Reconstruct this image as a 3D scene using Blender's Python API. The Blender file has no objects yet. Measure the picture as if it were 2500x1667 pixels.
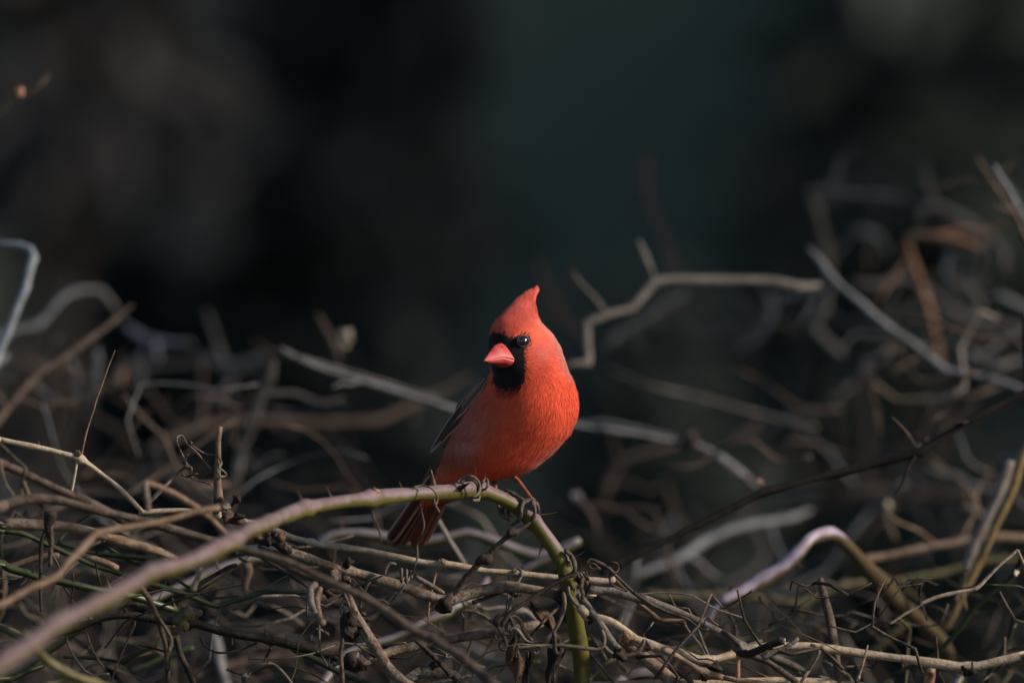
import bpy, math, random
import numpy as np
from mathutils import Vector, Matrix
random.seed(7); rng = np.random.default_rng(7)
scene = bpy.context.scene
COL = scene.collection
R = math.radians

# ------------------------------------------------------------------ camera
D = 6.0            # camera to bird, metres
FW = 0.70          # frame width at the bird, metres
S = FW / 2500.0    # metres per photo pixel at the bird
CH = 1.25          # camera height
cam = bpy.data.cameras.new('camera'); camo = bpy.data.objects.new('camera', cam); COL.objects.link(camo)
camo.location = (0, -D, CH); camo.rotation_euler = (R(90), 0, 0)
cam.sensor_width = 36; cam.lens = 36 * D / FW
cam.clip_start = 0.1; cam.clip_end = 1000
cam.dof.use_dof = True; cam.dof.focus_distance = D - 0.005; cam.dof.aperture_fstop = 3.5
scene.camera = camo

# ------------------------------------------------------------------ light
SUN_EL, SUN_AZ = R(27), R(106)          # azimuth measured from +Y (away from camera) clockwise
sd = Vector((math.sin(SUN_AZ) * math.cos(SUN_EL), math.cos(SUN_AZ) * math.cos(SUN_EL), math.sin(SUN_EL)))
w = bpy.data.worlds.new('World'); scene.world = w; w.use_nodes = True
nt = w.node_tree; bgn = nt.nodes['Background']
sky = nt.nodes.new('ShaderNodeTexSky'); sky.sky_type = 'NISHITA'; sky.sun_disc = False
sky.sun_elevation = SUN_EL; sky.sun_rotation = SUN_AZ
nt.links.new(sky.outputs[0], bgn.inputs[0]); bgn.inputs[1].default_value = 0.095
sl = bpy.data.lights.new('sun', 'SUN'); so = bpy.data.objects.new('sun', sl); COL.objects.link(so)
sl.energy = 4.7; sl.angle = R(7.0); sl.color = (1.0, 0.86, 0.70)
so.rotation_euler = (-sd).to_track_quat('-Z', 'Y').to_euler(); so.location = sd * 20
vs = scene.view_settings; vs.view_transform = 'Standard'; vs.look = 'None'; vs.gamma = 1; vs.use_curve_mapping = False
vs.exposure = 0.35
scene.render.resolution_x = 1024; scene.render.resolution_y = 682

# ------------------------------------------------------------------ helpers
def px2w(x, y, d=0.0):
    """point of the photograph's frame at depth d metres behind the bird"""
    k = S * (D + d) / D
    return Vector(((x - 1250) * k, d, CH + (833.5 - y) * k))

def link(o, parent=None):
    COL.objects.link(o)
    if parent is not None: o.parent = parent
    return o

def tag(o, label, cat, group=None, kind=None):
    if label: o['label'] = label
    if cat: o['category'] = cat
    if group: o['group'] = group
    if kind: o['kind'] = kind
    return o

def mesh_from(name, verts, faces, mat, smooth=True):
    me = bpy.data.meshes.new(name)
    me.from_pydata([tuple(v) for v in verts], [], faces)
    if smooth: me.polygons.foreach_set('use_smooth', [True] * len(me.polygons))
    if mat is not None: me.materials.append(mat)
    me.update()
    return me

def fattr(me, name, vals):
    a = me.attributes.new(name, 'FLOAT', 'POINT'); a.data.foreach_set('value', np.asarray(vals, dtype=np.float32))
def cattr(me, name, cols):
    a = me.attributes.new(name, 'FLOAT_COLOR', 'POINT')
    c = np.ones((len(cols), 4), dtype=np.float32); c[:, :3] = cols
    a.data.foreach_set('color', c.ravel())

# ------------------------------------------------------------------ materials
def newmat(name):
    m = bpy.data.materials.new(name); m.use_nodes = True
    n = m.node_tree.nodes; l = m.node_tree.links
    return m, n, l, n['Principled BSDF']

ALB = {'pale_wood': 1, 'cream_speckled_bark': .7, 'leaf_litter': 1, 'tree_bark': 1, 'grey_tree_bark': 1, 'orange_brown_leg': 1, 'dark_scaly_toe': 1, 'orange_brown_stem': .52, 'vine_mauve_olive': .56, 'waxy_blue_grey_stem': .55, 'weathered_grey_cane': .82, 'weathered_slate_cane': .68, 'weathered_brown_cane': .8, 'reddish_brown_cane': 1, 'shaded_brown_cane': 1.2, 'lavender_stem': .75, 'lavender_green_stem': .5}
def bark(name, c1, c2, spot=None, spot_amt=0.5, rough=0.7, under=None, scale=260, bump=0.5, coat=0.0, fiber=0.0):
    """procedural stem: two tone mottling, lenticel spots, optional different pigment on the underside"""
    m, n, l, p = newmat(name)
    k = ALB.get(name, 0.58); c1 = tuple(q * k for q in c1); c2 = tuple(q * k for q in c2)
    if under is not None: under = tuple(q * k for q in under)
    tc = n.new('ShaderNodeTexCoord')
    no = n.new('ShaderNodeTexNoise'); no.inputs['Scale'].default_value = scale * 0.55; no.inputs['Detail'].default_value = 6
    no.inputs['Roughness'].default_value = 0.65
    l.new(tc.outputs['Object'], no.inputs['Vector'])
    cr = n.new('ShaderNodeValToRGB'); cr.color_ramp.elements[0].position = 0.40; cr.color_ramp.elements[1].position = 0.60
    cr.color_ramp.elements[0].color = (*c1, 1); cr.color_ramp.elements[1].color = (*c2, 1)
    l.new(no.outputs['Fac'], cr.inputs['Fac']); col = cr.outputs['Color']
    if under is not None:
        at = n.new('ShaderNodeAttribute'); at.attribute_name = 'up'  # upward sides keep the mottled tones, downward sides blend to a second colour
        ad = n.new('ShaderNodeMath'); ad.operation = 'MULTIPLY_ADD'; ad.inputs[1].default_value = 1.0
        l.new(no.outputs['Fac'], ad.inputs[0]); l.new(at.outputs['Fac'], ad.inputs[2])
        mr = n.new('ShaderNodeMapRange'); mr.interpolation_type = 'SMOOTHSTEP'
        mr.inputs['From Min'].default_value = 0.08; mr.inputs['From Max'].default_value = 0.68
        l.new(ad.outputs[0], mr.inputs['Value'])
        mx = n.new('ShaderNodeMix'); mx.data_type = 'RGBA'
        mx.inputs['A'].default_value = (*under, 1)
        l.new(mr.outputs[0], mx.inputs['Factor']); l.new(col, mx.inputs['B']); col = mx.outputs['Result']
    if spot is not None:
        vo = n.new('ShaderNodeTexVoronoi'); vo.inputs['Scale'].default_value = scale * 1.15
        l.new(tc.outputs['Object'], vo.inputs['Vector'])
        n2 = n.new('ShaderNodeTexNoise'); n2.inputs['Scale'].default_value = scale * 0.8; l.new(tc.outputs['Object'], n2.inputs['Vector'])
        mu = n.new('ShaderNodeMath'); mu.operation = 'MULTIPLY_ADD'; mu.inputs[1].default_value = 0.6
        l.new(n2.outputs['Fac'], mu.inputs[0]); l.new(vo.outputs['Distance'], mu.inputs[2])
        m2 = n.new('ShaderNodeMapRange'); m2.inputs['From Min'].default_value = 0.30; m2.inputs['From Max'].default_value = 0.30 + 0.34 * spot_amt
        m2.inputs['To Min'].default_value = 1; m2.inputs['To Max'].default_value = 0
        l.new(mu.outputs[0], m2.inputs['Value'])
        mx = n.new('ShaderNodeMix'); mx.data_type = 'RGBA'; mx.inputs['B'].default_value = (*spot, 1)
        l.new(m2.outputs[0], mx.inputs['Factor']); l.new(col, mx.inputs['A']); col = mx.outputs['Result']
    l.new(col, p.inputs['Base Color'])
    p.inputs['Roughness'].default_value = rough
    p.inputs['Specular IOR Level'].default_value = 0.25
    if coat: p.inputs['Coat Weight'].default_value = coat; p.inputs['Coat Roughness'].default_value = 0.35
    bp = n.new('ShaderNodeBump'); bp.inputs['Strength'].default_value = bump; bp.inputs['Distance'].default_value = 0.0012
    n3 = n.new('ShaderNodeTexNoise'); n3.inputs['Scale'].default_value = scale * 1.6; n3.inputs['Detail'].default_value = 5
    l.new(tc.outputs['Object'], n3.inputs['Vector'])
    l.new(n3.outputs['Fac'], bp.inputs['Height']); l.new(bp.outputs[0], p.inputs['Normal'])
    return m

M = {
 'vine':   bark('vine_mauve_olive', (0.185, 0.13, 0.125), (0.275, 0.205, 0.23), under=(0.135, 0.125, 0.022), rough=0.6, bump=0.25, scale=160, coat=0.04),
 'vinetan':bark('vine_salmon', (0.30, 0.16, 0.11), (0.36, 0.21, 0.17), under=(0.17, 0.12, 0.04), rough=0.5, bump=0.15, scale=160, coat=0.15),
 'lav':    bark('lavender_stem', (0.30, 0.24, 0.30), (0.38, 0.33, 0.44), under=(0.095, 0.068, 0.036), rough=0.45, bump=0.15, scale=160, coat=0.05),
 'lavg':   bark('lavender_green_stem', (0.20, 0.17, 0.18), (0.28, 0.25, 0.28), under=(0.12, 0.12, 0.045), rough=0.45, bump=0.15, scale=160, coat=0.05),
 'cream':  bark('cream_speckled_bark', (0.34, 0.25, 0.17), (0.50, 0.42, 0.33), spot=(0.035, 0.025, 0.02), spot_amt=0.55, rough=0.75, scale=420),
 'tan':    bark('tan_bark', (0.20, 0.125, 0.08), (0.38, 0.29, 0.21), spot=(0.05, 0.03, 0.02), spot_amt=0.4, rough=0.75, scale=260),
 'mott':   bark('mottled_grey_brown_bark', (0.13, 0.08, 0.05), (0.30, 0.26, 0.22), spot=(0.03, 0.02, 0.016), spot_amt=0.9, rough=0.85, scale=300, bump=0.9),
 'grey':   bark('grey_bark', (0.13, 0.10, 0.08), (0.25, 0.22, 0.20), spot=(0.03, 0.025, 0.02), spot_amt=0.6, rough=0.85, scale=300, bump=0.8),
 'brown':  bark('brown_bark', (0.065, 0.045, 0.035), (0.16, 0.12, 0.095), spot=(0.02, 0.014, 0.012), spot_amt=0.7, rough=0.8, scale=300, bump=0.8),
 'dark':   bark('dark_bark', (0.018, 0.012, 0.010), (0.06, 0.042, 0.034), rough=0.8, scale=300, bump=0.9),
 'black':  bark('black_bark', (0.006, 0.005, 0.004), (0.016, 0.012, 0.010), rough=0.85, scale=200, bump=0.6),
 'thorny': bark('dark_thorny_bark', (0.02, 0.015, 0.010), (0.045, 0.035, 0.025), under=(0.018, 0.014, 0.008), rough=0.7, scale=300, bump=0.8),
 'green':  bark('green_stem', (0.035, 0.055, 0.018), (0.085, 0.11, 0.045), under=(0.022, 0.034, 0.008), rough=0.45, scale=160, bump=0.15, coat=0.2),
 'dgreen': bark('dark_green_stem', (0.012, 0.022, 0.007), (0.03, 0.045, 0.015), rough=0.5, scale=160, bump=0.15),
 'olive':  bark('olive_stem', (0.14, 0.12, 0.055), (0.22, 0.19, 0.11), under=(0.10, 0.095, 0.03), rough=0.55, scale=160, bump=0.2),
 'orange': bark('orange_brown_stem', (0.17, 0.105, 0.065), (0.29, 0.20, 0.145), rough=0.65, scale=220, bump=0.3),
 'straw':  bark('straw_stem', (0.26, 0.17, 0.075), (0.36, 0.26, 0.13), rough=0.6, scale=220, bump=0.2),
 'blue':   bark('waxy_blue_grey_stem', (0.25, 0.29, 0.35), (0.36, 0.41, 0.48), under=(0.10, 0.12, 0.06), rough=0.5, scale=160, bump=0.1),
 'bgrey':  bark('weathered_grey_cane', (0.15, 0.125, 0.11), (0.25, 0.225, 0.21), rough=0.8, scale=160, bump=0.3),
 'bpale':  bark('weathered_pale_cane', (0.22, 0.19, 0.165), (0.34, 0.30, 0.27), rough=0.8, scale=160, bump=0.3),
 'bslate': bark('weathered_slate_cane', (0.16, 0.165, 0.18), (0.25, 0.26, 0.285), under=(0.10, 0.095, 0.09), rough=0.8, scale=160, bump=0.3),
 'bbrown': bark('weathered_brown_cane', (0.09, 0.062, 0.048), (0.15, 0.11, 0.088), rough=0.8, scale=160, bump=0.3),
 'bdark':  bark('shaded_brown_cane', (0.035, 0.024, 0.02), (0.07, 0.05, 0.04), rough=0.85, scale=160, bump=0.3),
 'bred':   bark('reddish_brown_cane', (0.21, 0.10, 0.06), (0.28, 0.17, 0.12), rough=0.7, scale=160, bump=0.3),
 'tend':   bark('dark_tendril', (0.035, 0.025, 0.02), (0.085, 0.06, 0.048), rough=0.6, scale=300, bump=0.3),
 'tendg':  bark('grey_tendril', (0.12, 0.09, 0.07), (0.22, 0.18, 0.15), rough=0.65, scale=300, bump=0.3),
 'thorn':  bark('thorn_horn', (0.10, 0.05, 0.03), (0.20, 0.12, 0.08), rough=0.4, scale=300, bump=0.1),
 'pale':   bark('pale_wood', (0.38, 0.30, 0.22), (0.5, 0.43, 0.35), rough=0.8, scale=300, bump=0.3),
 'leaf':   bark('dead_leaf', (0.07, 0.04, 0.022), (0.17, 0.10, 0.06), spot=(0.03, 0.018, 0.012), spot_amt=0.5, rough=0.8, scale=160, bump=0.8),
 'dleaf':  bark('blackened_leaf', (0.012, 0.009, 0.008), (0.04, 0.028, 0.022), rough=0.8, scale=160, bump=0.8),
 'litter': bark('leaf_litter', (0.03, 0.032, 0.030), (0.06, 0.06, 0.055), rough=0.95, scale=6, bump=0.3),
 'trunk':  bark('tree_bark', (0.03, 0.025, 0.022), (0.06, 0.052, 0.047), rough=0.9, scale=30, bump=0.8),
 'trunkg': bark('grey_tree_bark', (0.10, 0.085, 0.085), (0.15, 0.13, 0.13), rough=0.9, scale=30, bump=0.8),
}

def foliage(name, c1, c2):
    m, n, l, p = newmat(name)
    oi = n.new('ShaderNodeTexCoord'); no = n.new('ShaderNodeTexNoise'); no.inputs['Scale'].default_value = 2.2; no.inputs['Detail'].default_value = 3
    l.new(oi.outputs['Object'], no.inputs['Vector'])
    cr = n.new('ShaderNodeValToRGB'); cr.color_ramp.elements[0].position = .35; cr.color_ramp.elements[1].position = .7
    cr.color_ramp.elements[0].color = (*c1, 1); cr.color_ramp.elements[1].color = (*c2, 1)
    l.new(no.outputs['Fac'], cr.inputs['Fac']); l.new(cr.outputs[0], p.inputs['Base Color']); p.inputs['Roughness'].default_value = .75
    p.inputs['Specular IOR Level'].default_value = 0.2
    return m
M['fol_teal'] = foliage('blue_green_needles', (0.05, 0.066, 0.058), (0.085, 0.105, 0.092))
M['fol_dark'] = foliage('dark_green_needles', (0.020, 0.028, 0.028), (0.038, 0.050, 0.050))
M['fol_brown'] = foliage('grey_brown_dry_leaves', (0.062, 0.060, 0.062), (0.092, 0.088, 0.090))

def bank_mat():
    """leaf litter with patches of dull ivy: two ground covers with noisy borders"""
    m, n, l, p = newmat('litter_and_ivy'); tc = n.new('ShaderNodeTexCoord')
    def ramp(scale, c1, c2, lo, hi, det=5):
        no = n.new('ShaderNodeTexNoise'); no.inputs['Scale'].default_value = scale; no.inputs['Detail'].default_value = det; l.new(tc.outputs['Object'], no.inputs['Vector'])
        cr = n.new('ShaderNodeValToRGB'); cr.color_ramp.elements[0].position = lo; cr.color_ramp.elements[1].position = hi
        cr.color_ramp.elements[0].color = (*c1, 1); cr.color_ramp.elements[1].color = (*c2, 1); l.new(no.outputs['Fac'], cr.inputs['Fac']); return cr, no
    ivy, _ = ramp(.7, (.066, .080, .061), (.094, .112, .084), .34, .68)
    lit, _ = ramp(.7, (.070, .076, .058), (.10, .10, .076), .35, .7)
    sx = n.new('ShaderNodeSeparateXYZ'); l.new(tc.outputs['Object'], sx.inputs[0])
    n3 = n.new('ShaderNodeTexNoise'); n3.inputs['Scale'].default_value = .8; l.new(tc.outputs['Object'], n3.inputs['Vector'])
    ad = n.new('ShaderNodeMath'); ad.operation = 'MULTIPLY_ADD'; ad.inputs[1].default_value = 2.2; l.new(n3.outputs['Fac'], ad.inputs[0]); l.new(sx.outputs['X'], ad.inputs[2])
    mr = n.new('ShaderNodeMapRange'); mr.inputs['From Min'].default_value = -.25; mr.inputs['From Max'].default_value = .45; l.new(ad.outputs[0], mr.inputs['Value'])
    mx = n.new('ShaderNodeMix'); mx.data_type = 'RGBA'; l.new(mr.outputs[0], mx.inputs['Factor']); l.new(lit.outputs[0], mx.inputs['A']); l.new(ivy.outputs[0], mx.inputs['B'])
    l.new(mx.outputs['Result'], p.inputs['Base Color']); p.inputs['Roughness'].default_value = .95; p.inputs['Specular IOR Level'].default_value = .1
    return m
M['bank'] = bank_mat()

# ------------------------------------------------------------------ setting: ground rising to a wooded bank
def hgt(x, y):
    t = np.clip(y - 8.6, 0, 24)
    return 0.66 * t * np.clip(t / 1.6, 0, 1) + np.where(t > 0, 0.10 * np.sin(x * 1.7 + y) + 0.08 * np.sin(y * 2.3 - x * 0.6), 0.03 * np.sin(x * 1.3) * np.cos(y * 0.9))
gx = np.concatenate([np.linspace(-400, -42, 12), np.linspace(-40, 40, 161), np.linspace(42, 400, 12)])
gy = np.concatenate([np.linspace(-400, -22, 12), np.linspace(-20, 60, 161), np.linspace(62, 400, 12)])
X, Y = np.meshgrid(gx, gy); Z = hgt(X, Y)
nx, ny = len(gx), len(gy)
gf = [(j * nx + i, j * nx + i + 1, (j + 1) * nx + i + 1, (j + 1) * nx + i) for j in range(ny - 1) for i in range(nx - 1)]
g = link(bpy.data.objects.new('ground', mesh_from('ground', np.stack([X.ravel(), Y.ravel(), Z.ravel()], 1), gf, M['bank'])))
g['kind'] = 'structure'

# ------------------------------------------------------------------ tubes
def resample(P, rad, step, ten=0.5):
    """Catmull-Rom through 3-D points with radii"""
    n = len(P); out = []; ro = []
    for i in range(n - 1):
        p0, p1, p2, p3 = P[max(i - 1, 0)], P[i], P[i + 1], P[min(i + 2, n - 1)]
        k = max(2, int((p2 - p1).length / step))
        for j in range(k):
            t = j / k; t2 = t * t; t3 = t2 * t
            m1 = (p2 - p0) * ten; m2 = (p3 - p1) * ten
            q = p1 * (2 * t3 - 3 * t2 + 1) + m1 * (t3 - 2 * t2 + t) + p2 * (3 * t2 - 2 * t3) + m2 * (t3 - t2)
            out.append(q); ro.append(rad[i] + (rad[i + 1] - rad[i]) * t)
    out.append(P[-1].copy()); ro.append(rad[-1])
    return out, ro

def sweep(path, rad, n=8, tip=False, rough=0.09):
    verts = []; faces = []; ups = []
    m = len(path); prev = None; ph = random.random() * 6
    for i in range(m):
        t = (path[min(i + 1, m - 1)] - path[max(i - 1, 0)])
        if t.length < 1e-9: t = Vector((0, 0, 1))
        t.normalize()
        if prev is None:
            a = Vector((0, 0, 1)) if abs(t.z) < 0.9 else Vector((0, 1, 0))
            u = t.cross(a).normalized()
        else:
            u = prev - t * prev.dot(t)
            u = u.normalized() if u.length > 1e-6 else t.orthogonal().normalized()
        prev = u; v = t.cross(u)
        for k in range(n):
            a = 2 * math.pi * k / n
            nrm = u * math.cos(a) + v * math.sin(a)
            rr = rad[i] * (1 + rough * math.sin(a * 2 + i * 0.55 + ph) + rough * random.uniform(-.7, .7))
            verts.append(path[i] + nrm * rr); ups.append(nrm.z)
    for i in range(m - 1):
        for k in range(n):
            faces.append((i * n + k, i * n + (k + 1) % n, (i + 1) * n + (k + 1) % n, (i + 1) * n + k))
    c = len(verts); verts.append(path[0]); ups.append(0)
    faces += [(c, (k + 1) % n, k) for k in range(n)]
    c = len(verts); b = (m - 1) * n
    verts.append(path[-1] + (path[-1] - path[-2]).normalized() * rad[-1] * (2.0 if tip else 0.35)); ups.append(0)
    faces += [(c, b + k, b + (k + 1) % n) for k in range(n)]
    return verts, faces, ups

def tube_obj(name, path, rad, mat, origin, parent=None, n=8, rough=0.09):
    v, f, up = sweep(path, rad, n, rough=rough)
    me = mesh_from(name, [p - origin for p in v], f, mat)
    fattr(me, 'up', up)
    o = bpy.data.objects.new(name, me)
    if parent is None: o.location = origin
    return link(o, parent)

def frame(x0, y0, s): return lambda pts: [(x0 + a * s, y0 + b * s) for a, b in pts]
F = frame(0, 0, 2500 / 2352); PX = frame(0, 0, 1)
G1 = frame(0, 550, .3189); G2 = frame(0, 1000, .2551); G3 = frame(0, 1300, .2551); G4 = frame(500, 1150, .3297)
G5 = frame(1000, 1267, .2551); G6 = frame(1500, 1200, .4252); G7 = frame(1300, 350, .3507); G8 = frame(1900, 350, .4147)
H1 = frame(400, 750, .3189); H2 = frame(1350, 880, .3316); H3 = frame(1900, 880, .3317); H4 = frame(1950, 1300, .2340)
H5 = frame(1450, 1350, .2338); H7 = frame(300, 1300, .2551); H8 = frame(1250, 1350, .2021)
B1 = frame(920, 680, .3188); B2 = frame(1150, 690, .1913); B3 = frame(900, 1100, .2338); B4 = frame(1100, 1100, .1594)

def interp(spec, n):
    if not isinstance(spec, (tuple, list)): return [spec] * n
    k = len(spec) - 1; out = []
    for i in range(n):
        t = i / max(n - 1, 1) * k; a = min(int(t), k - 1); out.append(spec[a] + (spec[a + 1] - spec[a]) * (t - a))
    return out

def to_ground(p, q):
    """carry a stem that leaves the frame on to its root: continue from p away from q, then bend down"""
    d = (p - q); d.y *= 0.3
    d = d.normalized() if d.length > 1e-6 else Vector((0, 0, -1))
    if d.z < -0.6:
        return [p + d * 0.12, Vector((p.x + d.x * 0.3, p.y, max(p.z - 0.45, 0.3))), Vector((p.x + d.x * 0.38, p.y + 0.02, -0.05))]
    s = 1 if d.x > 0 else -1
    a = p + d * 0.15
    return [a, Vector((a.x + s * 0.16, a.y + .02, a.z - 0.10)), Vector((a.x + s * 0.26, a.y + .03, a.z * 0.55)), Vector((a.x + s * 0.30, a.y + .03, -0.05))]

def near(path2, p):
    b = 0; bd = 1e18
    for i, q in enumerate(path2):
        e = (q[0] - p[0]) ** 2 + (q[1] - p[1]) ** 2
        if e < bd: bd = e; b = i
    return b

def cane(name, label, cat, mat, pts, r, d, nodes=(), thorns=(), twigs=(), tendrils=(), knobs=(), group=None, n=8, ext=True, wig=0.15, tap=True, ten=0.42, shoots=0, spur=None):
    npt = len(pts); ds = interp(d, npt); rs = interp(r, npt)
    P = []; Rr = []
    for (x, y), dd, rr in zip(pts, ds, rs):
        P.append(px2w(x + random.uniform(-1, 1) * rr * wig, y + random.uniform(-1, 1) * rr * wig, dd)); Rr.append(rr * S * (D + dd) / D)
    out = lambda p: p[0] < 6 or p[0] > 2494 or p[1] > 1652
    pts2 = list(pts)
    if ext and out(pts[0]):
        e = to_ground(P[0], P[1]); P = e[::-1] + P; Rr = [Rr[0] * 1.1] * len(e) + Rr; pts2 = [(-9e9, 0)] * len(e) + pts2
    if ext and out(pts[-1]):
        e = to_ground(P[-1], P[-2]); P = P + e; Rr = Rr + [Rr[-1] * 1.1] * len(e); pts2 = pts2 + [(-9e9, 0)] * len(e)
    step = max(min(np.median(Rr) * 1.6, 0.008), 0.0022)
    path, rad = resample(P, Rr, step, ten)
    # organic radius variation and nodes
    ph = random.random() * 10; 
    rad = [q * (1 + 0.05 * math.sin(i * 0.31 + ph) + 0.04 * math.sin(i * 0.83 + ph * 2)) for i, q in enumerate(rad)]
    p2 = []
    for q in path:
        k = S * (D + q.y) / D; p2.append((1250 + q.x / k, 833.5 - (q.z - CH) / k))
    for (np_, nr) in nodes:
        i0 = near(p2, np_); R1 = nr * S; add = max(R1 - rad[i0], 0)
        for i in range(len(path)):
            t = (path[i] - path[i0]).length / (R1 * 0.85)
            if t < 3: rad[i] += add * math.exp(-t * t)
    if tap:                                     # broken/rounded free ends
        for a in (0, len(rad) - 1): rad[a] *= 0.8
    base = path[0].copy()
    o = tube_obj(name, path, rad, M[mat], base, n=n)
    tag(o, label, cat, group)
    inn = [i for i in range(4, len(path) - 4) if -20 < p2[i][0] < 2520 and p2[i][1] < 1680]
    medr = float(np.median(Rr))
    if spur is None: spur = len(inn) // 26 if (medr > 4.4 * S and abs(path[0].y) < .2 and len(inn) > 20 and mat in ('green', 'dgreen', 'brown', 'thorny', 'tan', 'mott', 'grey', 'orange', 'olive', 'cream')) else 0
    for _ in range(spur):                       # small spurs, prickles and bud stubs along the bark
        i = random.choice(inn); t = (path[i + 1] - path[i - 1]).normalized(); q = Vector((random.gauss(0, 1), random.gauss(0, .5), random.gauss(.3, 1))); q = (q - t * q.dot(t)).normalized()
        L = rad[i] * random.uniform(.9, 2.1); A = path[i] + q * rad[i] * .5; B = path[i] + q * (rad[i] + L) + t * L * random.uniform(-.5, .5)
        pp, rr_ = resample([A, A.lerp(B, .5), B], [rad[i] * .5, rad[i] * .26, .00015], max((B - A).length / 5, .0006))
        tube_obj('thorn', pp, rr_, M['thorn'] if random.random() < .6 else M['dark'], base, o, n=5, rough=.05)
    for _ in range(shoots):                     # forking side shoots
        if len(inn) < 6: break
        i = random.choice(inn); t = (path[i + 1] - path[i - 1]).normalized(); L = random.uniform(.018, .05)
        q = Vector((random.gauss(0, 1), random.gauss(0, .6), random.gauss(0, 1))); q = (q - t * q.dot(t)).normalized(); dr = (t * random.choice((-1, 1)) * random.uniform(.2, 1) + q).normalized()
        k2 = dr.cross(Vector((random.gauss(0, 1), random.gauss(0, 1), random.gauss(0, 1)))).normalized() * random.uniform(.15, .6)
        C1 = path[i] + dr * L * .5; C2 = C1 + (dr + k2).normalized() * L * .5; C3 = C2 + (dr - k2 * .5).normalized() * L * .35
        r_ = rad[i] * random.uniform(.45, .7)
        pp, rr_ = resample([path[i], C1, C2, C3], [r_, r_ * .8, r_ * .65, r_ * .35], max(r_ * 1.5, .003), .15)
        tube_obj('side_twig', pp, rr_, M[mat], base, o, n=6)
    for th in thorns:
        (a, b) = th[:2]; tr = th[2] if len(th) > 2 else 4.5
        i = near(p2, a); dd = path[i].y
        A = px2w(*a, dd); B = px2w(*b, dd - 0.002)
        ctr = path[i]; A = A + (ctr - A) * 0.45
        mid = A.lerp(B, 0.45) + Vector((0, 0, -0.05 * (B - A).length))
        pp, rr = resample([A, mid, B], [tr * S, tr * S * 0.42, 0.00012], (B - A).length / 7)
        tube_obj('thorn', pp, rr, M['thorn'], base, o, n=6, rough=0.02)
    for tw in twigs:
        tp, trr = tw[0], tw[1]; tm = tw[2] if len(tw) > 2 else mat; off = tw[3] if len(tw) > 3 else 0.0
        i = near(p2, tp[0]); dd = path[i].y
        dds = interp((dd, dd + off), len(tp)); rr = interp(trr, len(tp))
        PP = [px2w(x, y, q) for (x, y), q in zip(tp, dds)]; PP[0] = PP[0].lerp(path[i], 0.6)
        RR = [q * S for q in rr]
        pa, ra = resample(PP, RR, max(np.median(RR) * 1.6, 0.0018))
        tube_obj(tw[4] if len(tw) > 4 else 'side_twig', pa, ra, M[tm], base, o, n=7)
    for td in tendrils:
        tp, trr = td[0], td[1]; tm = td[2] if len(td) > 2 else 'tend'; off = td[3] if len(td) > 3 else -0.004
        i = near(p2, tp[0]); dd = path[i].y; rr = interp(trr, len(tp))
        PP = [px2w(x, y, dd + off + 0.003 * math.sin(j * 1.9)) for j, (x, y) in enumerate(tp)]
        pa, ra = resample(PP, [q * S for q in rr], 0.0016)
        tube_obj('tendril', pa, ra, M[tm], base, o, n=6)
    for (kp, kr, km, kn) in knobs:
        i = near(p2, kp); c = px2w(*kp, path[i].y - 0.002)
        lump(kn, c, kr * S, M[km], base, o)
    return o

def lump(name, c, r, mat, origin, parent, sq=None):
    """gnarled, angular lump of bark or dead tissue, never a ball"""
    v = []; f = []; nu, nv = 11, 9; ph = [random.uniform(0, 6.3) for _ in range(6)]
    if sq is None: sq = (random.uniform(.7, 1.25), random.uniform(.6, 1.0), random.uniform(.55, 1.2))
    rot = Matrix.Rotation(random.uniform(-.9, .9), 3, 'Y')
    for j in range(nv + 1):
        for i in range(nu):
            a = 2 * math.pi * i / nu; b = math.pi * j / nv
            q = Vector((math.sin(b) * math.cos(a) * sq[0], math.sin(b) * math.sin(a) * sq[1], math.cos(b) * sq[2]))
            k = 1 + .30 * math.sin(2 * a + ph[0] + 2.2 * math.cos(b) + ph[1]) + .22 * math.sin(5 * a + 3 * b + ph[2]) + .18 * math.sin(4 * b + ph[3])
            v.append(c + (rot @ q) * r * max(k + random.uniform(-.10, .10), .3) - origin)
    for j in range(nv):
        for i in range(nu):
            f.append((j * nu + i, j * nu + (i + 1) % nu, (j + 1) * nu + (i + 1) % nu, (j + 1) * nu + i))
    me = mesh_from(name, v, f, mat); fattr(me, 'up', [random.uniform(-.3, .3) for _ in v])
    return link(bpy.data.objects.new(name, me), parent)

def coil(a, b, R0, turns, d, r, n=None):
    """points of a helix wound round the px segment a-b"""
    n = n or int(turns * 10); A = px2w(*a, d); B = px2w(*b, d); t = (B - A).normalized()
    u = Vector((0, 1, 0)); u = (u - t * u.dot(t)).normalized(); v = t.cross(u); out = []
    for i in range(n + 1):
        s = i / n; an = 2 * math.pi * turns * s + 0.6
        out.append(A.lerp(B, s) + (u * math.cos(an) + v * math.sin(an)) * R0 * S * (1 + 0.1 * math.sin(s * 17)))
    return out

def add_coil(parent, a, b, R0, turns, d, r, mat='tend'):
    pa, ra = resample(coil(a, b, R0, turns, d, r), [r * S] * (int(turns * 10) + 1), 0.0014)
    tube_obj('tendril', pa, ra, M[mat], parent.location, parent, n=6)


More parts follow.
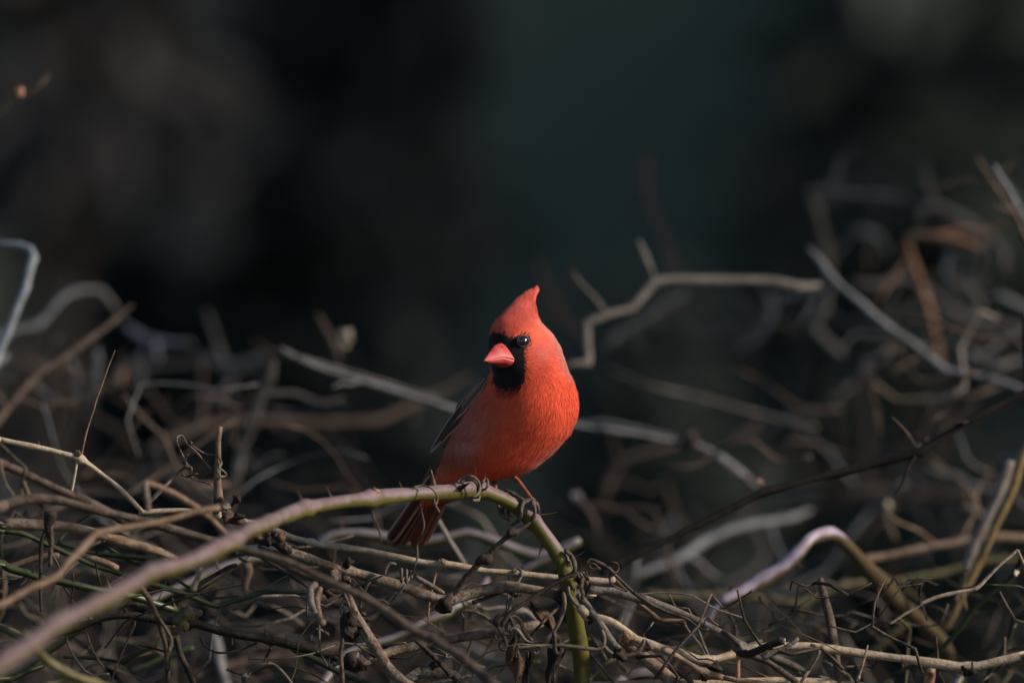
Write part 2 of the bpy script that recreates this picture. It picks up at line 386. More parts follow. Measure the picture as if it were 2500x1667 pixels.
# ------------------------------------------------------------------ the perch: a thorny two-toned vine
perch_px = PX([(-60, 1662), (0, 1624), (38, 1597), (89, 1563), (153, 1514), (230, 1479), (306, 1435), (370, 1398), (446, 1376), (510, 1350), (574, 1317),
    (609, 1294), (658, 1275), (704, 1256), (747, 1240), (830, 1226), (890, 1219), (945, 1212), (1010, 1206), (1060, 1203), (1110, 1200), (1150, 1195), (1175, 1197),
    (1220, 1213), (1265, 1241), (1302, 1274), (1333, 1311), (1365, 1356), (1381, 1390), (1388, 1434), (1398, 1484), (1408, 1535), (1418, 1600), (1421, 1672)])
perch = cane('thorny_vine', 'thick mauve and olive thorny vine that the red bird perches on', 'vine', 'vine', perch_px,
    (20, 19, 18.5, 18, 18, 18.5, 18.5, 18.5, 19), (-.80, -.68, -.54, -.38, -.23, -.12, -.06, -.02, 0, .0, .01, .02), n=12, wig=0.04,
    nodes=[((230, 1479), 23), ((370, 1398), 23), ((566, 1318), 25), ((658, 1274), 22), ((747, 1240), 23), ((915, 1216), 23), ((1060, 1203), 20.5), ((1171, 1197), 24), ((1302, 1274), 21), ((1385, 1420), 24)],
    thorns=[(G4([(745, 262), (684, 130)])[0], G4([(684, 130)])[0], 5), (G4([(930, 190)])[0], G4([(903, 108)])[0], 5),
        (B3([(1780, 610)])[0], B3([(1970, 640)])[0], 5), (B3([(1795, 960)])[0], B3([(1764, 1132)])[0], 5), (B3([(2120, 1100)])[0], B3([(2250, 1055)])[0], 4),
        (B3([(1105, 290)])[0], B3([(1117, 180)])[0], 2.5), (B3([(1210, 300)])[0], B3([(1220, 236)])[0], 4), (B3([(350, 390)])[0], B3([(318, 322)])[0], 4),
        (H8([(900, 1330)])[0], H8([(992, 1465)])[0], 4.5), (G4([(520, 340)])[0], G4([(500, 300)])[0], 5),
        (G3([(1340, 430)])[0], G3([(1350, 335)])[0], 6), (G3([(640, 800)])[0], G3([(590, 735)])[0], 7), (G3([(2080, 200)])[0], G3([(2070, 320)])[0], 6)],
    tendrils=[(B3([(470, 380), (560, 365), (640, 385), (700, 440), (718, 510), (700, 565), (690, 540), (680, 500)]), 2.6, 'tendg', -0.0065),
        (B3([(690, 560), (740, 640)]), 2.2, 'tendg', -0.005),
        (B3([(540, 560), (555, 650), (578, 780), (545, 890), (505, 980), (508, 1120), (480, 1200), (455, 1290)]), (2.6, 2.6, 3.2, 3), 'tend', -0.006),
        (B3([(930, 330), (990, 285), (1070, 265), (1130, 300), (1160, 370), (1150, 440), (1100, 480), (1020, 505)]), 3.6, 'tendg', -0.007),
        (B3([(950, 335), (1020, 305), (1090, 310), (1135, 360), (1140, 430)]), 3.0, 'tend', -0.007),
        (B3([(1185, 330), (1230, 290), (1245, 350), (1220, 400), (1180, 410), (1150, 520)]), 3.2, 'tendg', -0.007),
        (B3([(1150, 400), (1200, 460), (1290, 500)]), 1.6, 'tend', -0.006),
        (B3([(20, 560), (50, 690), (110, 830), (130, 960)]), (4.5, 3, 2), 'tend', 0.0),
        (B3([(1080, 520), (1150, 515)]), 4, 'tendg', -0.004),
        (G5([(1490, 300), (1545, 350), (1578, 430), (1572, 500), (1500, 540), (1450, 520)]), (6, 5.5, 4.5), 'brown', -0.006)],
    spur=7, knobs=[(PX([(915, 1200)])[0], 8, 'bred', 'bud'), (PX([(748, 1246)])[0], 8, 'tan', 'leaf_scar'), (PX([(655, 1284)])[0], 9, 'brown', 'leaf_scar'), (PX([(566, 1325)])[0], 11, 'brown', 'leaf_scar'), (B3([(1180, 350)])[0], 8, 'grey', 'bud'), (G5([(1500, 430)])[0], 12, 'brown', 'leaf_scar'), (G5([(1470, 760)])[0], 17, 'dark', 'dead_tissue'), (G5([(1560, 640)])[0], 14, 'brown', 'dead_tissue')])
pu = perch.data.attributes['up']; pv = np.empty(len(perch.data.vertices), np.float32); pu.data.foreach_get('value', pv)
vx = np.array([v.co.x for v in perch.data.vertices]) + perch.location.x; vz = np.array([v.co.z for v in perch.data.vertices]) + perch.location.z
qx = 1250 + vx / S; qy = 833.5 - (vz - CH) / S                    # the stem past the node is greener, its root end fully olive
pv = pv - 0.42 * np.clip((qx - 1190) / 60, 0, 1) - 0.5 * np.clip((qy - 1400) / 90, 0, 1) * (qx > 1300)
pu.data.foreach_set('value', pv.astype(np.float32))
for a, b, R0, tn, rr, mt in [((1383, 1400), (1392, 1450), 25, 2.3, 4.2, 'brown'), ((1384, 1412), (1396, 1475), 27, 1.6, 3.6, 'tendg'), ((1386, 1440), (1400, 1490), 25, 2.2, 3.2, 'tend'), ((1390, 1400), (1392, 1432), 31, 1.4, 3.2, 'dark')]:
    add_coil(perch, a, b, R0, tn, 0.012, rr, mt)
for k, (ca, cr) in enumerate([((1422, 1413), 15), ((1416, 1420), 11), ((1428, 1408), 9)]):
    pa, ra = resample(coil((ca[0] - 6, ca[1] + 4), (ca[0] + 8, ca[1] - 3), cr, 2.2, -0.008, 3), [3.4 * S] * 23, 0.0014)
    tube_obj('tendril', pa, ra, M['tendg' if k == 0 else 'tend'], perch.location, perch, n=6)

# ------------------------------------------------------------------ canes and twigs near the focal plane
cane('speckled_twig', 'cream black-speckled twig with a knobbly joint running in beside the forked dry stalk', 'twig', 'cream',
    G2([(-200, 250), (0, 290), (200, 325), (450, 385), (700, 445), (770, 470), (830, 512), (1000, 630), (1150, 760), (1280, 890), (1370, 985)]), (8, 7, 6.5, 6, 5.5), (.0, .02),
    nodes=[(G2([(765, 458)])[0], 13)], knobs=[(G2([(745, 420)])[0], 9, 'mott', 'bud')],
    twigs=[(G2([(790, 420), (820, 250), (860, 110), (900, 0)]) + G1([(735, 1350), (780, 1225), (830, 1085), (880, 958)]), (2.3, 1.3), 'tan', 0, 'dry_stalk'), (G2([(735, 500), (710, 650), (685, 790)]), (4, 3), 'cream')])
cane('speckled_twig', 'long pale cream twig with dark specks crossing low behind the tail and the perch', 'twig', 'cream',
    G2([(1330, 985), (1430, 975), (1650, 966), (1850, 968), (2100, 1000)]) + G4([(330, 378), (520, 435), (650, 487), (790, 525), (850, 543), (1000, 560), (1200, 592), (1400, 635), (1600, 670), (1730, 690)])
    + G5([(300, 425), (450, 447), (700, 492), (1000, 522), (1250, 548), (1420, 560), (1750, 588), (1900, 590), (1965, 570)]), (6, 7, 8, 8, 8), (.03, .04, .03, .03),
    nodes=[(G4([(800, 525)])[0], 11), (G5([(300, 415)])[0], 13), (G5([(1025, 515)])[0], 11), (G5([(1965, 575)])[0], 10)],
    knobs=[(G5([(315, 405)])[0], 8, 'orange', 'leaf_scar')],
    twigs=[(G5([(265, 450), (230, 610), (190, 800), (172, 1060), (150, 1190)]), (3, 2), 'bred', .0, 'dry_stalk'),
           (G5([(1050, 500), (1068, 540), (1000, 690), (930, 900)]), (4, 2.4), 'tendg', -.015, 'tendril'), (G5([(940, 560), (952, 650), (918, 890)]), (2, 2), 'tendg', .0, 'tendril'),
           (G5([(1960, 580), (2060, 660), (2200, 805), (2350, 930)]) + H5([(560, 600), (690, 695), (820, 702), (960, 715)]), (7, 6, 6, 6.5), 'orange', .0)],
    tendrils=[(G5([(985, 500), (1030, 470), (1075, 510), (1060, 545), (1010, 540)]), 3.4, 'tendg', -.005)])
cane('dark_cane', 'smooth dark grey-brown cane slanting down over the tan broken cane', 'cane', 'brown',
    G2([(-100, 480), (20, 520), (300, 640), (550, 760), (800, 870), (1050, 980), (1300, 1050), (1600, 1130), (1900, 1210), (2150, 1290)]) + H7([(1000, 120), (1250, 190), (1500, 280), (1720, 390), (1900, 460), (2050, 520)]), (11, 11, 11, 9, 6), (-.14, -.12, -.1),
    twigs=[(G2([(1050, 1000), (1150, 1060), (1260, 1110)]), 6, 'dark')])
cane('fuzzy_cane', 'rough brown leaf-crusted cane under the thin bent stem at the thicket edge', 'cane', 'brown',
    G2([(-80, 945), (0, 920), (150, 880), (300, 850), (550, 870), (800, 930), (1050, 990)]), (15, 14, 10), (-.17, -.15),
    twigs=[(G2([(300, 850), (240, 730), (235, 690)]), (5, 4), 'tan')],
    tendrils=[(G2([(205, 840), (208, 700), (240, 600), (240, 555), (180, 500), (80, 400), (0, 325)]), (5, 4, 3), 'brown', 0), (G2([(130, 820), (60, 720), (20, 600), (0, 480)]), 3, 'tendg', 0), (G2([(350, 880), (420, 950)]), 3.5, 'dark', 0)])
cane('broken_cane', 'fat tan cane with a broken stub standing before it', 'cane', 'tan',
    G2([(-100, 1078), (0, 1085), (400, 1108), (640, 1125), (820, 1155), (1050, 1225), (1300, 1290), (1500, 1350), (1690, 1425)]), (13.5, 13.5, 13, 12, 12, 10), (.03, .03, .05), n=10)
cane('forked_stalk', 'blurred orange-brown stalk bent into a sharp peak in front of the cream twigs', 'stalk', 'orange',
    G2([(2250, 1300), (2130, 1165), (2000, 1020), (1880, 930), (1700, 830), (1500, 735), (1390, 690)]), (9, 9, 8), (-.16, -.22),
    twigs=[(G2([(1385, 695), (1395, 780), (1410, 870), (1415, 970)]), 8, 'grey', 0)])
cane('tan_stalk', 'blurred pinkish tan stalk with a zigzag bend in front of the green thorny canes', 'stalk', 'orange',
    G2([(2100, 935), (1850, 985), (1600, 1055), (1350, 1110), (1100, 1150), (930, 1180), (850, 1255), (750, 1365), (640, 1480)]) + G3([(560, 410), (440, 470), (300, 525), (100, 640), (-60, 720)]), (8, 9, 10, 10, 9), (-.2, -.3), nodes=[(G2([(925, 1180)])[0], 12)])
cane('broken_stub', 'dark reddish brown broken stub on thin stalks before the tan cane', 'stub', 'dark',
    G2([(478, 960), (472, 1050), (455, 1150), (470, 1240)]), (16, 13, 9, 5), (-.05, -.05), wig=.3,
    twigs=[(G2([(430, 1130), (400, 1250), (390, 1400), (390, 1568)]) + G3([(385, 400), (392, 750)]), (6, 4), 'dark'), (G2([(500, 1120), (492, 1250), (480, 1400), (480, 1500)]), (7, 5), 'brown'), (G2([(455, 1130), (465, 1210), (480, 1300)]), (5, 4), 'orange')])
cane('green_cane', 'thin dark green cane dipping under the broken tan cane', 'cane', 'green',
    G2([(-100, 1110), (0, 1145), (220, 1190), (400, 1270), (600, 1360), (760, 1430), (900, 1490), (1100, 1550), (1300, 1620)]), (7.5, 7, 6.5, 5), (.05, .06))
cane('green_thorny_cane', 'glossy green cane with pale hooked thorns passing behind the perch vine', 'cane', 'green',
    G3([(-100, 265), (0, 290), (100, 350), (250, 390), (345, 425), (600, 472), (800, 520), (1000, 555), (1250, 610), (1400, 652), (1550, 705), (1690, 745)]), (9, 9.5, 9.5, 9, 8), (.0, .0, .03),
    thorns=[(G3([(320, 420)])[0], G3([(332, 345)])[0], 7), (G3([(270, 420)])[0], G3([(188, 508)])[0], 8), (G3([(1060, 530)])[0], G3([(1018, 430)])[0], 5), (G3([(1670, 720)])[0], G3([(1650, 615)])[0], 6)])
cane('brown_thorny_cane', 'long dark brown cane with small hooked thorns and a yellowed joint', 'cane', 'thorny',
    G3([(330, 1060), (560, 960), (750, 900), (950, 830), (1150, 790), (1300, 800), (1500, 830), (1750, 850)]) + H7([(700, 870), (900, 930), (1200, 985), (1400, 1025), (1650, 1080), (1900, 1155), (2100, 1205)]), (9, 9, 10, 11, 11, 10), (.0, .01, .02), n=9,
    nodes=[(H7([(620, 830)])[0], 17), (H7([(1385, 1000)])[0], 14), (H7([(2180, 1230)])[0], 14)],
    thorns=[(H7([(1040, 985)])[0], H7([(1046, 1078)])[0], 6), (H7([(1385, 975)])[0], H7([(1350, 905)])[0], 7), (H7([(1565, 1030)])[0], H7([(1560, 945)])[0], 4.5), (H7([(960, 960)])[0], H7([(910, 1000)])[0], 4)],
    knobs=[(H7([(590, 820)])[0], 20, 'olive', 'dead_leaf_base'), (H7([(660, 780)])[0], 15, 'brown', 'dead_leaf_base'), (H7([(480, 900)])[0], 9, 'olive', 'dead_leaf_base')],
    twigs=[(G3([(1290, 810), (1285, 880), (1240, 980), (1180, 1120), (1130, 1230), (1060, 1430)]), (4.5, 3, 3, 2.5), 'brown'), (G3([(1240, 800), (1190, 720), (1260, 680), (1330, 690)]), 5, 'dark')],
    tendrils=[(H7([(740, 1000), (780, 1080), (880, 1140), (1000, 1145), (1150, 1110), (1290, 1050)]), 3, 'tend', .02), (H7([(1430, 1040), (1400, 1130), (1360, 1240)]), 4, 'brown', 0)])
cane('gnarled_knot', 'blackened gnarled knot where a pale stem meets the brown thorny cane', 'knot', 'dark',
    G4([(1020, 1385), (1070, 1395), (1130, 1400), (1200, 1400)]), (12, 24, 22, 8), .0, wig=.35, knobs=[(G4([(1120, 1370)])[0], 10, 'grey', 'bark_flake'), (G4([(1165, 1420)])[0], 15, 'brown', 'bark_flake'), (G4([(1065, 1390)])[0], 10, 'mott', 'bark_flake')],
    twigs=[(G4([(1030, 1390), (990, 1420), (950, 1440)]), (6, 4), 'grey')])
cane('olive_bramble', 'short olive stem poking in below the pinkish stalk', 'stem', 'olive', G3([(-80, 880), (60, 935), (180, 985), (260, 1020)]), 10, (-.1, -.12))
cane('red_grey_bramble', 'dull red and grey stem under the short olive stem', 'stem', 'bred', G3([(-80, 1110), (0, 1085), (170, 1045), (260, 1010)]), 10, (-.05, -.1))
cane('brown_green_cane', 'blurred olive-brown cane crossing the perch vine near its root end', 'cane', 'olive',
    G3([(230, 960), (290, 1040), (350, 1120), (450, 1230), (600, 1320), (750, 1390), (900, 1440), (1050, 1500)]), (11, 12, 13), (-.33, -.28))
cane('dark_green_bramble', 'dark green stem curving up under the olive-brown cane', 'stem', 'dgreen', G3([(-80, 1405), (100, 1390), (250, 1330), (420, 1270)]), 8, (.0, .04))
cane('upright_twig', 'dark upright twig dropping from the perch past the yellowed joint', 'twig', 'brown',
    G3([(1350, 520), (1400, 590), (1450, 680), (1510, 800), (1550, 960), (1585, 1100), (1600, 1300), (1612, 1460)]), (8, 7, 6, 6, 7), (-.07, -.03),
    twigs=[(G3([(1520, 815), (1590, 920), (1640, 1040), (1610, 1140)]), 5, 'brown'), (G3([(1610, 1120), (1650, 1020), (1690, 985), (1715, 1130), (1780, 1270), (1840, 1400), (1850, 1450)]), (6, 8, 8), 'dark'), (G3([(1570, 1130), (1450, 1100), (1330, 1070)]), 3, 'dark')])
cane('hooked_twig', 'thin dark twig knotted behind the zigzag pinkish stalk', 'twig', 'tend', G3([(480, 180), (560, 320), (600, 480), (680, 620), (730, 710)]), (4, 3, 3), (.0, .0), twigs=[(G3([(690, 630), (705, 520), (700, 390)]), 3, 'tend'), (G3([(690, 630), (685, 700), (670, 770)]), 4, 'tend')])
cane('hanging_tendril', 'thin looping tendril hanging under the arched brown cane', 'tendril', 'tendg', G3([(625, 960), (660, 1090), (720, 1200), (800, 1310), (900, 1362), (1045, 1348)]), 3.2, (.01, .0))
cane('hanging_tendril', 'straight thin tendril beside the looping one under the brown cane', 'tendril', 'tendg', G3([(810, 910), (870, 1080), (930, 1200), (1010, 1310)]), 2.8, (.01, .01))
cane('green_twig', 'dark green twig with a yellow tip below the yellowed joint', 'twig', 'dgreen', G3([(1150, 1250), (1280, 1170), (1400, 1120), (1480, 1090)]), (8, 6, 5), .03, twigs=[(G3([(1490, 1085), (1520, 1040), (1545, 980)]), (5, 3), 'olive', 0, 'dry_leaf_tip'), (G3([(1150, 1230), (1000, 1210), (800, 1192), (610, 1188)]), (5, 4), 'dgreen')])
cane('dark_green_vine', 'thin dark green vine sagging below the pale blurred stem', 'vine', 'dgreen', H7([(240, 480), (450, 540), (600, 590), (750, 650), (900, 700), (1050, 655), (1250, 600), (1330, 572), (1550, 577), (1770, 570)]), (7, 6, 6, 7), (.04, .06))
cane('pale_olive_bramble', 'blurred pale olive stem rising behind the perch to the mottled twig', 'stem', 'lavg', H7([(150, 690), (300, 630), (450, 560), (640, 475), (800, 400), (1000, 310), (1200, 255), (1400, 245)]), 11, (.2, .24))
cane('black_twig', 'thin black twig lying along the pale olive stem', 'twig', 'dark', H7([(700, 510), (850, 420), (1000, 335), (1090, 308)]), (4, 6), (-.02, -.02))
cane('bent_twig', 'straight thin dark twig bending down to a point below the mottled twig', 'twig', 'tend', H7([(1320, 235), (1500, 340), (1650, 440), (1765, 520), (1762, 650), (1766, 800)]), (4.5, 4, 3.5, 2.5), (.0, -.01), twigs=[(H7([(1580, 400), (1480, 460), (1370, 530)]), 1.5, 'tendg')])
cane('pale_green_stub', 'pale green-grey stem end just below the perch vine', 'stem', 'blue', G4([(230, 600), (330, 585), (450, 570), (560, 590)]), 11, .06)
cane('mottled_twig', 'rough orange and grey mottled twig sagging to a black elbow under the bird', 'twig', 'mott',
    H7([(1500, 160), (1650, 200), (1800, 255), (2000, 320), (2110, 355)]) + G4([(1120, 755), (1250, 793), (1450, 850), (1650, 915), (1760, 960)]) + G5([(440, 755), (700, 685), (950, 645), (1200, 675), (1420, 715), (1500, 740)]), (11, 11, 12, 13, 14, 14, 13), (-.02, .0, .01, .03), n=10,
    nodes=[(G4([(1060, 720)])[0], 17), (G5([(350, 790)])[0], 20)], knobs=[(G4([(1060, 675)])[0], 14, 'dark', 'broken_stub'), (G5([(340, 800)])[0], 22, 'dark', 'black_elbow'), (G4([(980, 770)])[0], 10, 'dark', 'knob'), (G4([(1050, 800)])[0], 12, 'brown', 'knob')],
    twigs=[(G5([(360, 790), (440, 690), (520, 580), (620, 470), (720, 370), (850, 240), (930, 170), (1010, 120)]), (9, 8, 7.5, 7, 7.5), 'brown', -.02, 'dark_side_twig'),
           (G5([(340, 750), (270, 680), (200, 630), (60, 555)]), (8, 6), 'grey'), (G4([(1060, 720), (1020, 780), (1040, 860), (1060, 920)]), (14, 12), 'brown')])
cane('knobbed_twig', 'black pointed twig end with a swollen knob under the bird foot', 'twig', 'dark', G5([(640, 430), (690, 390), (735, 365), (770, 330)]), (7, 13, 15, 8), -.016, wig=.3, ext=False)
cane('knobbed_twig', 'dark twig tip touching the perch right under the bird toes', 'twig', 'dark', G5([(940, 150), (985, 120), (1020, 128), (1060, 95), (1120, 60), (1160, 25)]), (8, 11, 9, 5, 4.5, 4), (-.018, -.004), ext=False)
cane('crooked_stick', 'mottled brown stick with a tendril wrapped along it descending out of the thicket', 'stick', 'mott', G4([(1040, 880), (1080, 980), (1120, 1080), (1180, 1190), (1240, 1270), (1310, 1380), (1380, 1480), (1480, 1570)]), (9, 11, 13, 14, 13), (-.03, -.04), n=9,
    knobs=[(G4([(1075, 1150)])[0], 26, 'dark', 'dead_bud'), (G4([(1110, 1130)])[0], 18, 'dark', 'dead_bud'), (G4([(1060, 1170)])[0], 14, 'dark', 'dead_bud')],
    tendrils=[(G4([(1028, 900), (1080, 1010), (1150, 1120), (1210, 1220), (1260, 1310), (1330, 1440), (1380, 1470)]), 4, 'tendg', -.006)])
cane('soft_cane', 'blurred grey-brown cane slanting across in front of the crooked stick', 'cane', 'brown', G4([(200, 560), (450, 625), (650, 690), (850, 790), (1000, 860), (1200, 950), (1350, 1050), (1500, 1150), (1700, 1255)]) + G5([(200, 1140), (350, 1225), (480, 1310), (600, 1410), (760, 1540), (800, 1580)]), (9, 11, 12, 12), (-.22, -.3), nodes=[(G5([(480, 1310)])[0], 17)])
cane('mottled_cane', 'grey mottled cane reaching from the gnarled knot toward the curly tendrils', 'cane', 'mott', G4([(1190, 1400), (1300, 1360), (1400, 1330), (1600, 1280), (1700, 1255)]) + G5([(350, 1155), (550, 1122), (800, 1083), (950, 1060), (1130, 1025), (1260, 1000)]), (11, 11, 12, 12), (.01, .06), n=9)
cane('dark_spike', 'thin dark spiky twig with a coiled tendril tip low in the thicket', 'twig', 'dark', G5([(60, 1165), (130, 1225), (200, 1290), (300, 1390), (400, 1490), (500, 1570)]), (6, 6, 7.5), (-.02, -.01), tendrils=[(G5([(215, 1280), (280, 1300), (350, 1320), (395, 1315), (385, 1290), (350, 1295), (355, 1320)]), 2.2, 'tendg', 0)])
cane('thick_stub', 'thick mottled twig rising at its end under the dark spiky twig', 'twig', 'mott', G5([(-20, 1530), (80, 1480), (180, 1460), (300, 1455), (380, 1490), (450, 1540), (500, 1580)]), 14, .02, knobs=[(G5([(240, 1400)])[0], 12, 'dark', 'bud')])
cane('grey_tendril', 'grey tendril joining the dark spiky twig to the dead leaf', 'tendril', 'grey', G5([(460, 1525), (600, 1490), (720, 1440), (800, 1400), (930, 1388)]), 5, .01)
# tendrils of the tangle under the bird
for lab, pts, rr, mt, dd in [
    ('flat-topped dark tendril with a clawed end left of the dead leaf', G5([(520, 940), (495, 885), (600, 880), (700, 920), (800, 990), (870, 1060), (905, 1130), (930, 1210)]), (3, 4, 5, 5), 'brown', -.01),
    ('rounded dark tendril loop above the dead leaf', G5([(830, 1010), (820, 960), (860, 915), (920, 912), (975, 960), (992, 1040), (960, 1080)]), 5, 'tend', -.012),
    ('tan tendril arch next to the rounded loop', G5([(930, 1080), (925, 1000), (960, 950), (1005, 930), (1055, 965), (1085, 1040), (1125, 1115), (1175, 1160)]), 5, 'tendg', -.01),
    ('long smooth tendril swinging up to the perch knot', G5([(940, 1080), (1000, 1040), (1050, 1080), (1110, 1160), (1190, 1185), (1300, 1145), (1400, 1045), (1465, 910), (1482, 800), (1470, 700)]), (4, 4.5, 5, 5), 'tendg', -.018),
    ('straight black tendril slanting from the perch knot to the loop', G5([(880, 1020), (940, 930), (1000, 860), (1100, 800), (1250, 700), (1430, 590), (1520, 545), (1600, 530)]), (7, 5, 5, 6), 'tend', -.014),
    ('level grey tendril crossing in front of the olive perch stem', G5([(1030, 1235), (1200, 1212), (1400, 1203), (1600, 1222), (1800, 1243), (1858, 1200), (1862, 1120), (1840, 1060)]), 5, 'tendg', -.022),
    ('coiled tendril ring hanging over the dead leaf', G5([(1070, 1260), (1150, 1250), (1190, 1215), (1225, 1215), (1232, 1260), (1205, 1285), (1185, 1250)]), 4.5, 'tendg', -.02),
    ('drooping grey tendril under the slate stick end', G5([(1850, 1200), (1900, 1260), (1980, 1305), (2070, 1310), (2160, 1275), (2225, 1215), (2245, 1150)]), 5, 'tendg', -.01),
    ('short grey forked tendril beside the olive perch stem', G5([(1720, 1095), (1790, 1180), (1840, 1270), (1880, 1345)]), (5, 5, 6), 'tendg', .0),
    ('dark tendril ring left of the dead leaf top', G5([(940, 1250), (880, 1250), (862, 1200), (900, 1160), (950, 1180)]), 4, 'tend', .0),
    ('short dark tendril bow below the tan arch', G5([(960, 1170), (1020, 1170), (1060, 1130), (1050, 1090), (1000, 1050)]), 6, 'tend', .0),
    ('knotted dark tendril tied round the perch base', G5([(1380, 1080), (1390, 1200), (1395, 1270), (1420, 1290), (1470, 1250)]), (7, 6, 4), 'tend', -.022),
    ('thin tendril dropping beside the perch knot', G5([(1520, 640), (1525, 720), (1580, 800), (1620, 830)]), 4.5, 'tendg', -.022),
    ('twisted brown tendril lying against the perch knot', G5([(1660, 560), (1640, 640), (1660, 720), (1650, 760)]), 5, 'brown', -.014),
    ('curly dark tendril with a spiral ring right of the perch knot', G5([(1690, 520), (1760, 485), (1830, 468), (1790, 470), (1735, 475), (1720, 435), (1760, 425), (1800, 460)]), 3.4, 'tend', -.002),
    ('blurred pale curled stem behind the tan tendril arch', G5([(985, 910), (1010, 885), (1070, 872), (1130, 895), (1210, 960)]), (9, 11, 6), 'bgrey', .16),
    ('faint thin tendril curl below the mottled cane', G5([(820, 1110), (830, 1150), (870, 1150)]), 2, 'tend', .0),
    ('grey tendril curl near the pale violet stem', G5([(620, 770), (660, 830), (740, 865), (850, 850), (960, 850)]), (8, 6, 5), 'bgrey', .14),
    ('pale tendril curl beside the tail of the mottled twig', G4([(1330, 770), (1340, 715), (1375, 680), (1415, 690)]), 4.5, 'tendg', -.005),
    ('slender curving tendril joining the mottled twig to the black twigs', G4([(1290, 790), (1230, 800), (1190, 880), (1160, 960), (1150, 1030), (1160, 1070)]), (4, 4, 5), 'tendg', -.006),
    ('dark wiry tendril crossing under the mottled twig', G4([(1480, 850), (1420, 920), (1370, 985), (1300, 955), (1190, 1010), (1140, 1030)]), 4.5, 'tend', -.01),
    ('black bunched tendril under the wiry one', G4([(1370, 990), (1290, 1040), (1230, 1090), (1170, 1100), (1150, 1060), (1190, 1060)]), (5, 8, 7), 'tend', -.008)]:
    cane('curly_tendril', lab, 'tendril', mt, pts, rr, dd, group='tendrils in the bramble tangle', ext=False, wig=.1, n=7)
o = cane('coiled_tendril', 'dark spring-like coil on the mottled twig under the tail', 'tendril', 'tendg', G4([(1560, 780), (1650, 832), (1770, 905)]), (5, 7, 6), -.012, ext=False)
add_coil(o, G4([(1440, 770)])[0], G4([(1530, 790)])[0], 15, 2.4, -.012, 3.6, 'tendg')
# dark tendril twig and its neighbours right of the perch
cane('wiry_twig', 'dark wiry twig with ring tendrils draped along the pale cane', 'twig', 'tend', G5([(1680, 440), (1735, 385), (1820, 420), (1910, 475), (2000, 570), (2150, 705), (2340, 830)]) + H5([(560, 515), (750, 605), (900, 655), (1010, 705)]), (4, 5, 4.5, 4.5, 4), (-.02, -.012),
    tendrils=[(G5([(1925, 520), (1910, 450), (1930, 415), (1980, 420), (2000, 460), (1985, 505), (1940, 515)]), 2.6, 'tend', 0), (G5([(1920, 490), (1915, 560), (1930, 620), (2000, 660), (2080, 690)]), 2.8, 'tend', 0), (G5([(2130, 690), (2150, 670), (2165, 700), (2145, 720)]), 2, 'tend', 0),
              (H5([(1000, 705), (1070, 760), (1140, 800), (1200, 790)]), 3, 'tend', 0)])
cane('pale_cane', 'mottled grey cane right of the perch ending in a knuckle with a black stub', 'cane', 'grey', G5([(1720, 700), (1790, 682), (1950, 692), (2100, 732), (2330, 800)]) + H5([(500, 475), (750, 565), (900, 612), (1100, 712), (1250, 792), (1400, 885), (1500, 960), (1560, 1020)]), (11, 10, 10, 10, 11, 12), (.01, .0), n=10,
    nodes=[(G5([(1740, 690)])[0], 16), (H5([(1520, 1010)])[0], 18)],
    twigs=[(H5([(1500, 1040), (1600, 1055), (1700, 1020), (1830, 960), (1975, 912)]), (14, 10, 8.5, 8.5), 'dark', -.03, 'broken_stub'), (H5([(1560, 1040), (1660, 1075), (1800, 1125), (1950, 1225), (2100, 1335), (2160, 1400)]), (9, 8, 8), 'brown', .0), (H5([(1500, 1060), (1500, 1150), (1505, 1250), (1490, 1380)]), (8, 6, 7), 'bred', .0),
           (H5([(1350, 800), (1400, 850), (1510, 945)]), 7, 'brown', -.01)],
    knobs=[(H5([(1972, 914)])[0], 7, 'pale', 'cut_end'), (H5([(1530, 990)])[0], 17, 'grey', 'knuckle'), (G5([(1730, 730)])[0], 10, 'pale', 'torn_end')],
    tendrils=[(H5([(1115, 715), (1180, 665), (1240, 710), (1300, 755)]), 2, 'tendg', -.004)])
cane('hollow_cane', 'pale tan cane with a dark broken gap and a long tail', 'cane', 'cream', G5([(1610, 840), (1660, 880), (1710, 925)]) + G5([(1780, 955), (1900, 975), (2000, 1015), (2080, 1090), (2150, 1130)]) + H5([(400, 880), (500, 912), (700, 985), (900, 1042), (1050, 1092), (1180, 1120), (1280, 1098), (1450, 1060)]) + G6([(640, 945), (800, 902), (950, 886), (1150, 890), (1250, 902), (1500, 935), (1700, 965), (1900, 990), (2030, 1005), (2150, 982), (2352, 935), (2420, 920)]), (12, 13, 11, 10, 10, 11, 11, 11, 11, 11), (-.01, .0, .02, .04, .04), n=10,
    nodes=[(H5([(1200, 1135)])[0], 16), (G6([(2030, 1010)])[0], 14), (G6([(1100, 888)])[0], 13)],
    knobs=[(G5([(1735, 945)])[0], 13, 'dark', 'broken_gap'), (H5([(1230, 1170)])[0], 17, 'dark', 'dead_node'), (G6([(2035, 1020)])[0], 13, 'dark', 'dead_node'), (H5([(345, 875)])[0], 14, 'bred', 'node')])
cane('spotted_cane', 'thick tan spotted cane plunging steeply away from the tan cane', 'cane', 'tan', H5([(300, 920), (450, 1030), (550, 1112), (700, 1235), (850, 1360), (960, 1450)]), (13, 15, 15, 15), (.01, .0), n=10,
    twigs=[(H5([(520, 960), (580, 1040), (700, 1140), (850, 1230), (970, 1290), (1020, 1370)]), (8, 7, 7), 'brown', .0)])
cane('knotty_twig', 'slim tan twig with knotty joints slanting over the bottom pale stem', 'twig', 'tan', H5([(700, 1000), (790, 1040), (900, 1100), (1050, 1185), (1150, 1245), (1250, 1272), (1350, 1297), (1480, 1320)]), (8, 7.5, 8, 7), (-.01, .0), nodes=[(H5([(1170, 1245)])[0], 13), (H5([(790, 1035)])[0], 11)], knobs=[(H5([(1150, 1290)])[0], 8, 'dark', 'bud')])
